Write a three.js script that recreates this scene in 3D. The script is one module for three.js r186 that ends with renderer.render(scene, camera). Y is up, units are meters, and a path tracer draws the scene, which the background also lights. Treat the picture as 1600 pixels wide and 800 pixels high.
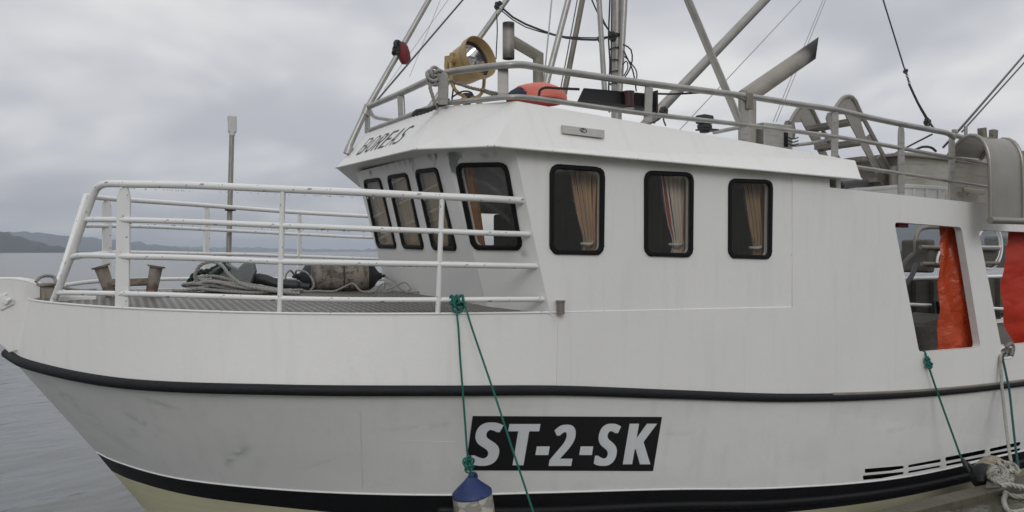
import * as THREE from 'three';
import { mergeGeometries, mergeVertices, toCreasedNormals } from 'three/addons/utils/BufferGeometryUtils.js';
import { RoundedBoxGeometry } from 'three/addons/geometries/RoundedBoxGeometry.js';
import { FontLoader } from 'three/addons/loaders/FontLoader.js';

// ---------------------------------------------------------------- camera, sky, sun, exposure
// world: x runs aft along the boat's centreline, y up from the water, +z to port (towards the dock)
const V = (x, y, z) => new THREE.Vector3(x, y, z);
const scene = new THREE.Scene();
const YAW = THREE.MathUtils.degToRad(28);
const EYE = V(0, 2.15, 6.2), FWD = V(Math.sin(YAW), 0, -Math.cos(YAW)), RGT = V(Math.cos(YAW), 0, Math.sin(YAW));
const camera = new THREE.PerspectiveCamera(2 * Math.atan(1 / 3) * 180 / Math.PI, 2, 0.05, 20000);
camera.position.copy(EYE); camera.up.set(0, 1, 0); camera.lookAt(EYE.clone().add(FWD));
camera.setViewOffset(1600, 800, 0, 7, 1600, 800);                       // lens shift: level camera, horizon a touch above the middle
const renderer = new THREE.WebGLRenderer({ antialias: true });
renderer.toneMapping = THREE.LinearToneMapping;
renderer.toneMappingExposure = 1.21;
renderer.shadowMap.enabled = true;

function hash(i, j, s) { let h = Math.imul(i | 0, 374761393) ^ Math.imul(j | 0, 668265263) ^ Math.imul(s | 0, 2147483647 - 977); h = Math.imul(h ^ (h >>> 13), 1274126177); h ^= h >>> 16; return (h >>> 0) / 4294967296; }
const mod = (a, n) => ((a % n) + n) % n;
function vnoise(x, y, px, py, s) {                                       // value noise, tiling every px by py cells
  const i = Math.floor(x), j = Math.floor(y), fx = x - i, fy = y - j, u = fx * fx * (3 - 2 * fx), v = fy * fy * (3 - 2 * fy);
  const i0 = mod(i, px), i1 = mod(i + 1, px), j0 = mod(j, py), j1 = mod(j + 1, py);
  const a = hash(i0, j0, s), b = hash(i1, j0, s), c = hash(i0, j1, s), d = hash(i1, j1, s);
  return a + (b - a) * u + (c - a) * v + (a - b - c + d) * u * v;
}
function fbm(u, v, bx, by, oct, s) { let t = 0, a = .5, n = 0; for (let k = 0; k < oct; k++) { t += a * vnoise(u * bx, v * by, bx, by, s + k * 31); n += a; a *= .5; bx *= 2; by *= 2; } return t / n; }
const big = (x, y, oct, s) => { let t = 0, a = .5, n = 0; for (let k = 0; k < oct; k++) { t += a * vnoise(x, y, 1 << 20, 1 << 20, s + k * 17); n += a; a *= .5; x *= 2.03; y *= 2.03; } return t / n; };
const clamp = (x, a = 0, b = 1) => Math.min(b, Math.max(a, x)), smooth = (a, b, x) => { const t = clamp((x - a) / (b - a)); return t * t * (3 - 2 * t); }, mix = (a, b, t) => a + (b - a) * t;

{ // overcast sky: layered stratus in an even veil, brighter overhead
  const W = 1536, H = 768, data = new Float32Array(W * H * 4);
  for (let j = 0; j < H; j++) for (let i = 0; i < W; i++) {
    const el = ((j + .5) / H - .5) * Math.PI, az = ((i + .5) / W - .5) * 2 * Math.PI;
    const dx = Math.cos(el) * Math.cos(az), dz = Math.cos(el) * Math.sin(az), y = Math.max(0, Math.sin(el));
    const k = 1 / (y + .20), cx = dx * k, cz = dz * k;
    const w = big(cx * .9 + 98.5, cz * .9 + 53.5, 3, 605) - .5;
    const n = big(cx * 1.15 + w * 1.2 + 118.5, cz * 1.15 + w * 1.2 + 93.5, 5, 611), m = big(cx * 3.1 + w * 2 + 98.5, cz * 2.3 + 53.5, 5, 671);
    const base = .60 * (1 + .30 * smooth(.25, 1, y)) * mix(.80, 1, smooth(0, .14, y));
    const cloud = smooth(.30, .70, n * .66 + m * .34);
    const L = base * mix(.72, 1.12, cloud);
    const c = mix(0, 1, cloud), o = (j * W + i) * 4;
    data[o] = L * mix(.95, 1.008, c); data[o + 1] = L * mix(.98, 1.006, c); data[o + 2] = L * mix(1.07, .998, c); data[o + 3] = 1;
  }
  const sky = new THREE.DataTexture(data, W, H, THREE.RGBAFormat, THREE.FloatType);
  sky.mapping = THREE.EquirectangularReflectionMapping; sky.minFilter = sky.magFilter = THREE.LinearFilter; sky.colorSpace = THREE.LinearSRGBColorSpace; sky.needsUpdate = true;
  scene.background = sky; scene.environment = sky;
}
const sun = new THREE.DirectionalLight(new THREE.Color(1, .985, .96), 0.62);
sun.position.set(-9, 18, 26); sun.target.position.set(4, 1, 0); sun.castShadow = true; sun.shadow.radius = 45;
Object.assign(sun.shadow.camera, { left: -14, right: 14, top: 12, bottom: -12, near: 1, far: 80 }); sun.shadow.mapSize.set(2048, 2048);
scene.add(sun, sun.target);
scene.fog = new THREE.FogExp2(new THREE.Color(.78, .87, 1), 0.00025);

// ---------------------------------------------------------------- helpers: placing
const ray = (px, py) => FWD.clone().addScaledVector(RGT, (px - 800) / 1200).add(V(0, (393 - py) / 1200, 0));
const P = (px, py, z) => { const r = ray(px, py); return EYE.clone().addScaledVector(r, (z - EYE.z) / r.z); };                 // the point of the upright plane z seen there
const onY = (px, py, y) => { const r = ray(px, py); return EYE.clone().addScaledVector(r, (y - EYE.y) / r.y); };
const onX = (px, py, x) => { const r = ray(px, py); return EYE.clone().addScaledVector(r, (x - EYE.x) / r.x); };
const onPlane = (px, py, pl) => { const r = ray(px, py); return EYE.clone().addScaledVector(r, pl.p.clone().sub(EYE).dot(pl.n) / r.dot(pl.n)); };
const dist = (p) => p.clone().sub(EYE).dot(FWD);
const pr = (p, n) => n * dist(p) / 1200;                                   // metres that n picture pixels span at p

// ---------------------------------------------------------------- helpers: objects
const used = {};
function numbered(name) { const n = used[name] = (used[name] ?? -1) + 1; return n ? name + '_' + String(n).padStart(3, '0') : name; }
function thing(name, label, category, group) { const o = new THREE.Group(); o.name = numbered(name); o.userData = { label, category }; if (group) o.userData.group = group; scene.add(o); return o; }
function structure(name, geo, mat) { const o = new THREE.Mesh(geo, mat); o.name = numbered(name); o.userData.kind = 'structure'; scene.add(o); return o; }
function part(parent, name, geo, mat, label) { const o = new THREE.Mesh(Array.isArray(geo) ? merge(geo) : geo, mat); o.name = name; if (label) o.userData.label = label; parent.add(o); return o; }
function node(parent, name, label) { const o = new THREE.Group(); o.name = name; if (label) o.userData.label = label; parent.add(o); return o; }
function merge(list) { const g = list.map((q) => { const c = q.index ? q.toNonIndexed() : q; for (const k of Object.keys(c.attributes)) if (!['position', 'normal', 'uv', 'color'].includes(k)) c.deleteAttribute(k); return c; }); if (!g.every((q) => q.attributes.color)) g.forEach((q) => q.deleteAttribute('color')); return mergeGeometries(g); }
function settle(group, base) {                                            // puts the group's origin at the thing's base, the geometry stays where it is
  group.updateMatrixWorld(true);
  if (!base) { const b = new THREE.Box3().setFromObject(group); base = V((b.min.x + b.max.x) / 2, b.min.y, (b.min.z + b.max.z) / 2); }
  const done = new Set();
  group.traverse((o) => { if (o.isMesh && !done.has(o.geometry)) { done.add(o.geometry); o.geometry.translate(-base.x, -base.y, -base.z); } });
  group.position.copy(base); return group;
}
// ---------------------------------------------------------------- helpers: shapes
function boxUV(g, s = 1) {
  g = g.index ? g.toNonIndexed() : g; const p = g.attributes.position, n = g.attributes.normal, uv = new Float32Array(p.count * 2);
  for (let i = 0; i < p.count; i += 3) {
    let a = 0, b = 0, c = 0; for (let k = 0; k < 3; k++) { a += Math.abs(n.getX(i + k)); b += Math.abs(n.getY(i + k)); c += Math.abs(n.getZ(i + k)); }
    for (let k = 0; k < 3; k++) { const q = i + k, x = p.getX(q), y = p.getY(q), z = p.getZ(q); const [u, v] = a > b && a > c ? [z, y] : b > c ? [x, z] : [x, y]; uv[q * 2] = u * s; uv[q * 2 + 1] = v * s; }
  }
  g.setAttribute('uv', new THREE.BufferAttribute(uv, 2)); return g;
}
function rbox(w, h, d, at, r = .01, turn = 0, tilt = 0) { const g = new RoundedBoxGeometry(w, h, d, 2, Math.min(r, w / 2.1, h / 2.1, d / 2.1)); if (tilt) g.rotateZ(tilt); if (turn) g.rotateY(turn); g.translate(at.x, at.y, at.z); return boxUV(g); }
function uvScale(g, su, sv) { const a = g.attributes.uv; for (let i = 0; i < a.count; i++) a.setXY(i, a.getX(i) * su, a.getY(i) * sv); return g; }
function rod(a, b, r0, r1 = r0, n = 14) { const d = b.clone().sub(a), L = d.length(), g = new THREE.CylinderGeometry(r1, r0, L, n, Math.max(1, Math.min(12, Math.round(L / .3)))); uvScale(g, 2 * Math.PI * r0, L); { const a = g.attributes.uv; for (let i = 0; i < a.count; i++) a.setXY(i, a.getY(i), a.getX(i)); } g.translate(0, L / 2, 0); g.applyQuaternion(new THREE.Quaternion().setFromUnitVectors(V(0, 1, 0), d.normalize())); g.translate(a.x, a.y, a.z); return g; }
function tube(pts, r, opt = {}) {
  const c = new THREE.CatmullRomCurve3(pts, !!opt.closed, 'centripetal'), L = c.getLength();
  const g = new THREE.TubeGeometry(c, opt.seg ?? Math.max(8, Math.min(600, Math.round(L / (opt.step ?? .05)))), r, opt.n ?? 12, !!opt.closed);
  uvScale(g, opt.turns ? L / opt.turns : L, opt.turns ? 1 : 2 * Math.PI * r);
  if (opt.closed || opt.open) return g;
  const s = new THREE.SphereGeometry(r * .995, opt.n ?? 12, 6), e = s.clone(), a = pts[0], b = pts[pts.length - 1]; s.translate(a.x, a.y, a.z); e.translate(b.x, b.y, b.z);
  return merge([g, s, e]);
}
function lathe(profile, at, axis, n = 40) { const g = new THREE.LatheGeometry(profile.map(([r, h]) => new THREE.Vector2(Math.max(r, 1e-4), h)), n); g.applyQuaternion(new THREE.Quaternion().setFromUnitVectors(V(0, 1, 0), axis.clone().normalize())); g.translate(at.x, at.y, at.z); return g; }
function miter(pts, r, endNormal, opt = {}) {                             // a pipe of straight runs with mitred joints, its end cut by a plane
  const n = opt.n ?? 24, rings = [], dirs = []; for (let i = 0; i + 1 < pts.length; i++) dirs.push(pts[i + 1].clone().sub(pts[i]).normalize());
  let ref = Math.abs(dirs[0].y) > .9 ? V(1, 0, 0) : V(0, 1, 0); let a = ref.clone().sub(dirs[0].clone().multiplyScalar(ref.dot(dirs[0]))).normalize(), b = dirs[0].clone().cross(a);
  let cur = []; for (let k = 0; k < n; k++) { const t = k / n * 2 * Math.PI; cur.push(pts[0].clone().addScaledVector(a, r * Math.cos(t)).addScaledVector(b, r * Math.sin(t))); }
  rings.push(cur);
  for (let i = 0; i < dirs.length; i++) {
    const last = i === dirs.length - 1, nrm = last ? (endNormal ?? dirs[i]) : dirs[i].clone().add(dirs[i + 1]).normalize(), at = pts[i + 1], cuts = opt.cuts ?? 8;
    const end = cur.map((q) => q.clone().addScaledVector(dirs[i], at.clone().sub(q).dot(nrm) / dirs[i].dot(nrm)));
    for (let c = 1; c <= cuts; c++) rings.push(cur.map((q, k) => q.clone().lerp(end[k], c / cuts)));
    cur = end;
  }
  const pos = [], uv = [], idx = []; let L = 0;
  rings.forEach((g, i) => { if (i) L += g[0].distanceTo(rings[i - 1][0]); for (let k = 0; k <= n; k++) { const q = g[k % n]; pos.push(q.x, q.y, q.z); uv.push(L, k / n * 2 * Math.PI * r); } });
  for (let i = 0; i + 1 < rings.length; i++) for (let k = 0; k < n; k++) { const o = i * (n + 1) + k, u = o + n + 1; idx.push(o, o + 1, u, o + 1, u + 1, u); }
  const g = new THREE.BufferGeometry(); g.setAttribute('position', new THREE.Float32BufferAttribute(pos, 3)); g.setAttribute('uv', new THREE.Float32BufferAttribute(uv, 2)); g.setIndex(idx);
  return toCreasedNormals(g, .5);
}
function strip(A, B, N, M, flip, u0 = 0, u1 = 1) {                          // surface between two curves, uv in metres
  const pos = [], uv = [], idx = []; let L = 0, prev = null;
  for (let i = 0; i <= N; i++) { const t = mix(u0, u1, i / N), a = A(t), b = B(t), h = a.distanceTo(b), m = a.clone().lerp(b, .5); if (prev) L += m.distanceTo(prev); prev = m; for (let j = 0; j <= M; j++) { const q = a.clone().lerp(b, j / M); pos.push(q.x, q.y, q.z); uv.push(L, h * j / M); } }
  for (let i = 0; i < N; i++) for (let j = 0; j < M; j++) { const o = i * (M + 1) + j, q = o + M + 1; flip ? idx.push(o, o + 1, q, o + 1, q + 1, q) : idx.push(o, q, o + 1, o + 1, q, q + 1); }
  const g = new THREE.BufferGeometry(); g.setAttribute('position', new THREE.Float32BufferAttribute(pos, 3)); g.setAttribute('uv', new THREE.Float32BufferAttribute(uv, 2)); g.setIndex(idx); g.computeVertexNormals(); return g;
}
function mirror(g) { const c = (g.index ? g.toNonIndexed() : g.clone()); c.scale(1, 1, -1); const p = c.attributes; for (const k of Object.keys(p)) { const a = p[k], s = a.itemSize; for (let i = 0; i < a.count; i += 3) for (let q = 0; q < s; q++) { const x = a.array[(i + 1) * s + q]; a.array[(i + 1) * s + q] = a.array[(i + 2) * s + q]; a.array[(i + 2) * s + q] = x; } } return c; }
// flat plates: a plane with its own axes
function plane3(a, b, c) { const n = b.clone().sub(a).cross(c.clone().sub(a)).normalize(); if (n.dot(EYE.clone().sub(a)) < 0) n.negate(); return frame(a, n); }
function frame(p, n) { const e1 = V(0, 1, 0).cross(n).normalize(), e2 = n.clone().cross(e1); return { p, n, e1, e2, to2: (q) => { const d = q.clone().sub(p); return new THREE.Vector2(d.dot(e1), d.dot(e2)); }, m: new THREE.Matrix4().makeBasis(e1, e2, n).setPosition(p) }; }
const area2 = (q) => q.reduce((s, a, i) => { const b = q[(i + 1) % q.length]; return s + a.x * b.y - b.x * a.y; }, 0) / 2;
const ccw = (q) => (area2(q) < 0 ? q.slice().reverse() : q);
function inset(q, d) { q = ccw(q); const n = q.length; return q.map((p, i) => { const a = q[(i + n - 1) % n], b = q[(i + 1) % n], u = p.clone().sub(a).normalize(), v = b.clone().sub(p).normalize(), nu = new THREE.Vector2(-u.y, u.x), nv = new THREE.Vector2(-v.y, v.x), k = nu.clone().add(nv); return p.clone().addScaledVector(k, d / (k.dot(nu))); }); }
function rounded(q, r, seg = 7) {
  q = ccw(q); const n = q.length, out = [];
  q.forEach((p, i) => {
    const a = q[(i + n - 1) % n], b = q[(i + 1) % n], ua = a.clone().sub(p), ub = b.clone().sub(p), k = Math.min(r, ua.length() * .45, ub.length() * .45); ua.setLength(k); ub.setLength(k);
    for (let s = 0; s <= seg; s++) { const t = s / seg; const x = p.x + ua.x * (1 - t) * (1 - t) + ub.x * t * t, y = p.y + ua.y * (1 - t) * (1 - t) + ub.y * t * t; out.push(new THREE.Vector2(x, y)); }
  });
  return out;
}
function plate(pl, outline, holes, thick, z = 0, bevel = 0) {               // outer face at height z over the plane, body behind it
  const s = new THREE.Shape(ccw(outline)); for (const h of holes) s.holes.push(new THREE.Path(ccw(h).slice().reverse()));
  const g = new THREE.ExtrudeGeometry(s, { depth: thick - 2 * bevel, bevelEnabled: bevel > 0, bevelSize: bevel, bevelThickness: bevel, bevelOffset: -bevel, bevelSegments: 2, curveSegments: 8 });
  g.translate(0, 0, z - thick + bevel); g.applyMatrix4(pl.m); return g;
}
function pchip(pts) {                                                     // monotone curve through a table
  const x = pts.map((p) => p[0]), y = pts.map((p) => p[1]), n = x.length, d = [], m = [];
  for (let i = 0; i + 1 < n; i++) d.push((y[i + 1] - y[i]) / (x[i + 1] - x[i]));
  for (let i = 0; i < n; i++) m.push(i === 0 ? d[0] : i === n - 1 ? d[n - 2] : d[i - 1] * d[i] <= 0 ? 0 : 2 * d[i - 1] * d[i] / (d[i - 1] + d[i]));
  return (t) => { if (t <= x[0]) return y[0] + m[0] * (t - x[0]) * 0; if (t >= x[n - 1]) return y[n - 1]; let i = 0; while (t > x[i + 1]) i++; const h = x[i + 1] - x[i], s = (t - x[i]) / h, a = s * s; return y[i] * (2 * a * s - 3 * a + 1) + h * m[i] * (a * s - 2 * a + s) + y[i + 1] * (3 * a - 2 * a * s) + h * m[i + 1] * (a * s - a); };
}
let seed = 12345; const rnd = () => { seed = (Math.imul(seed, 1664525) + 1013904223) | 0; return (seed >>> 0) / 4294967296; };

// ---------------------------------------------------------------- textures (colour, grain, wear only)
const toS = (x) => (x <= .0031308 ? 12.92 * x : 1.055 * Math.pow(x, 1 / 2.4) - .055) * 255;
function tex(w, h, f, colour = true) {
  const d = new Uint8Array(w * h * 4);
  for (let j = 0; j < h; j++) for (let i = 0; i < w; i++) { const c = f((i + .5) / w, (j + .5) / h), o = (j * w + i) * 4; if (colour) { d[o] = toS(clamp(c[0])); d[o + 1] = toS(clamp(c[1])); d[o + 2] = toS(clamp(c[2])); } else d[o] = d[o + 1] = d[o + 2] = clamp(c) * 255; d[o + 3] = 255; }
  const t = new THREE.DataTexture(d, w, h); t.wrapS = t.wrapT = THREE.RepeatWrapping; t.magFilter = THREE.LinearFilter; t.minFilter = THREE.LinearMipmapLinearFilter; t.generateMipmaps = true; if (colour) t.colorSpace = THREE.SRGBColorSpace; t.needsUpdate = true; return t;
}
const rep = (t, u, v = u) => { const c = t.clone(); c.repeat.set(u, v); c.needsUpdate = true; return c; };
const g3 = (x, r = 1, g = 1, b = 1) => [x * r, x * g, x * b];
const T = {};
T.paint = tex(1024, 1024, (u, v) => {
  const a = fbm(u, v, 4, 4, 5, 1), s = fbm(u, v, 48, 5, 3, 2), f = fbm(u, v, 90, 90, 3, 3), dirt = smooth(.60, .78, fbm(u, v, 9, 6, 5, 4)) * smooth(.5, .75, f), spot = 0;
  const k = .93 + .07 * a - .035 * smooth(.55, .8, s) + .03 * (f - .5) - .035 * dirt; return [k * (1 - .25 * spot), k * (.995 - .33 * spot), k * (.985 - .04 * dirt - .42 * spot)];
});
T.chips = tex(512, 512, (u, v) => { const a = fbm(u, v, 8, 8, 4, 171), c = smooth(.79, .82, fbm(u, v, 26, 30, 3, 172)) * .7, k = (.93 + .07 * a); return [mix(k, .16, c), mix(k * .995, .13, c), mix(k * .985, .11, c)]; });
T.hull = tex(2048, 512, (u, v) => {                                        // 12 m by 1 m of flared plating: rubbed patches, green and grey scuffs from berthing
  const x = u * 12, y = v, a = fbm(u, v, 24, 4, 5, 21), f = fbm(u, v, 300, 40, 3, 22), s = fbm(u, v, 160, 5, 3, 23);
  let k = .88 + .11 * a + .03 * (f - .5) - .04 * smooth(.5, .8, s), gr = 0;
  for (const [cx, cy, lx, ly, an, q] of [[.55, .62, .22, .06, -.7, .5], [.75, .30, .2, .05, -.6, .35], [1.15, .52, .12, .025, -.5, .55], [1.35, .70, .1, .02, -.35, .6], [1.0, .40, .08, .03, .5, .4], [1.75, .30, .09, .03, .7, .75], [1.66, .22, .05, .02, .8, .6], [2.3, .25, .12, .012, .4, .3], [2.9, .5, .25, .02, .05, .25], [4.6, .4, .2, .012, .02, .25], [5.7, .7, .2, .02, 0, .3]]) {
    const c = Math.cos(an), d = Math.sin(an), p = ((x - cx) * c + (y - cy) * d) / lx, r = (-(x - cx) * d + (y - cy) * c) / ly, m = Math.exp(-(p * p + r * r)) * smooth(.32, .62, fbm(u, v, 200, 30, 4, 24)); gr += m * q;
  }
  gr = Math.min(.75, gr); return [k * (1 - .42 * gr), k * (1 - .33 * gr), k * (.99 - .37 * gr)];
});
T.orange_peel = tex(512, 512, (u, v) => .5 + .3 * (fbm(u, v, 5, 5, 4, 31) - .5) + .25 * (fbm(u, v, 60, 90, 3, 32) - .5), false);
T.brush = tex(512, 512, (u, v) => { const a = fbm(u, v, 4, 4, 4, 41), s = fbm(u, v, 5, 120, 3, 42); return g3(.78 + .22 * a + .14 * (s - .5)); });
T.galv = tex(512, 512, (u, v) => { const a = fbm(u, v, 6, 6, 5, 51), b = fbm(u, v, 30, 30, 3, 52), w = smooth(.6, .8, fbm(u, v, 3, 40, 3, 53)); return [.68 + .3 * a + .12 * (b - .5) - .16 * w, .67 + .3 * a + .12 * (b - .5) - .18 * w, .64 + .3 * a + .12 * (b - .5) - .2 * w]; });
T.rust = tex(512, 512, (u, v) => { const a = smooth(.35, .7, fbm(u, v, 6, 6, 5, 61)), b = fbm(u, v, 40, 40, 3, 62); return [mix(.30, .145, a) + .06 * (b - .5), mix(.265, .105, a) + .05 * (b - .5), mix(.22, .078, a) + .04 * (b - .5)]; });
T.rubber = tex(512, 512, (u, v) => { const a = fbm(u, v, 8, 8, 5, 71), s = smooth(.66, .76, fbm(u, v, 6, 40, 4, 72)); return g3(.7 + .5 * a + 2.2 * s * smooth(.5, .7, fbm(u, v, 30, 60, 2, 73))); });
T.noise = tex(512, 512, (u, v) => fbm(u, v, 8, 8, 6, 81), false);
T.fine = tex(512, 512, (u, v) => fbm(u, v, 64, 64, 4, 82), false);
T.rope = tex(256, 256, (u, v) => { const a = fbm(u, v, 6, 6, 4, 85), b = fbm(u, v, 60, 8, 3, 86); return g3(.78 + .25 * a + .2 * (b - .5)); });
T.wood = tex(512, 512, (u, v) => { const g = fbm(u, v, 60, 3, 4, 91), w = fbm(u, v, 6, 2, 3, 92); const k = .65 + .5 * g + .35 * (w - .5); return [k, k * .94, k * .86]; });
T.concrete = tex(1024, 1024, (u, v) => { const a = fbm(u, v, 5, 5, 6, 101), w = smooth(.46, .56, fbm(u, v, 4, 4, 4, 102)), c = Math.abs(fbm(u, v, 4, 4, 5, 103) - .5), cr = 1 - smooth(.002, .006, c); const k = (.55 + .6 * a) * mix(1, .62, w) * (1 - .6 * cr); return [k, k * .97, k * .84]; });
T.wet = tex(1024, 1024, (u, v) => mix(.55, .12, smooth(.46, .56, fbm(u, v, 4, 4, 4, 102))), false);
T.dirty = tex(512, 512, (u, v) => { const a = fbm(u, v, 6, 6, 5, 111), b = smooth(.5, .62, fbm(u, v, 9, 7, 5, 112)), c = smooth(.58, .68, fbm(u, v, 4, 16, 4, 113)); const k = (.78 + .22 * a) * (1 - .42 * b) * (1 - .4 * c); return [k, k * (.97 - .03 * b), k * (.93 - .08 * b)]; });
T.tread = tex(512, 512, (u, v) => { let h = 0; const n = 16, x = u * n, y = v * n, i = Math.floor(x), j = Math.floor(y), fx = x - i - .5, fy = y - j - .5, d = (i + j) & 1 ? 1 : -1; const p = (fx + d * fy) * .707, q = (fx - d * fy) * .707; h = 1 - smooth(.6, 1, Math.hypot(p / .46, q / .15)); return h; }, false);
T.tread_c = tex(512, 512, (u, v) => { const n = 16, x = u * n, y = v * n, i = Math.floor(x), j = Math.floor(y), fx = x - i - .5, fy = y - j - .5, d = (i + j) & 1 ? 1 : -1; const p = (fx + d * fy) * .707, q = (fx - d * fy) * .707; const h = 1 - smooth(.5, 1.05, Math.hypot(p / .46, q / .15)); const a = fbm(u, v, 4, 4, 5, 121); const k = mix(.20, 1.0, h) * (.75 + .45 * a); return [k, k * .97, k * .92]; });
T.water = tex(1024, 1024, (u, v) => { const w = fbm(u, v, 3, 3, 3, 131) * .15; const a = fbm(u + w, v, 9, 22, 4, 132), b = fbm(u, v + w, 30, 60, 4, 133), r = 1 - Math.abs(2 * a - 1); return clamp(.55 * r + .3 * b + .1); }, false);
T.curtain = tex(256, 64, (u) => { const s = mod(u * 5, 1), k = .9; return s < .07 || (s > .14 && s < .2) ? [.10, .10, .22] : s > .52 && s < .64 ? [.38, .12, .12] : [k * .72, k * .66, k * .56]; });
T.curtain2 = tex(256, 64, (u) => { const s = mod(u * 3, 1); return s < .05 || (s > .1 && s < .14) ? [.08, .08, .2] : s > .42 && s < .60 ? [.40, .10, .11] : [.72, .68, .64]; });
T.crumple = tex(512, 512, (u, v) => { const a = fbm(u, v, 3, 5, 3, 141), b = Math.abs(fbm(u, v, 6, 7, 4, 142) - .5) * 2; return clamp(.6 * a + .4 * b); }, false);
T.slab = tex(512, 512, (u, v) => { const a = fbm(u, v, 3, 3, 5, 151), s = smooth(.5, .8, fbm(u, v, 40, 4, 4, 152)), f = fbm(u, v, 60, 60, 3, 153); const k = .75 + .3 * a - .22 * s + .1 * (f - .5); return [k, k * .985, k * .95]; });
T.veg = tex(256, 256, (u, v) => { const a = fbm(u, v, 10, 10, 5, 161), b = fbm(u, v, 3, 3, 4, 162); return [.5 + .9 * (a - .4) + .3 * b, .55 + .8 * (a - .4) + .2 * b, .5 + .6 * (a - .4)]; });

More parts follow.
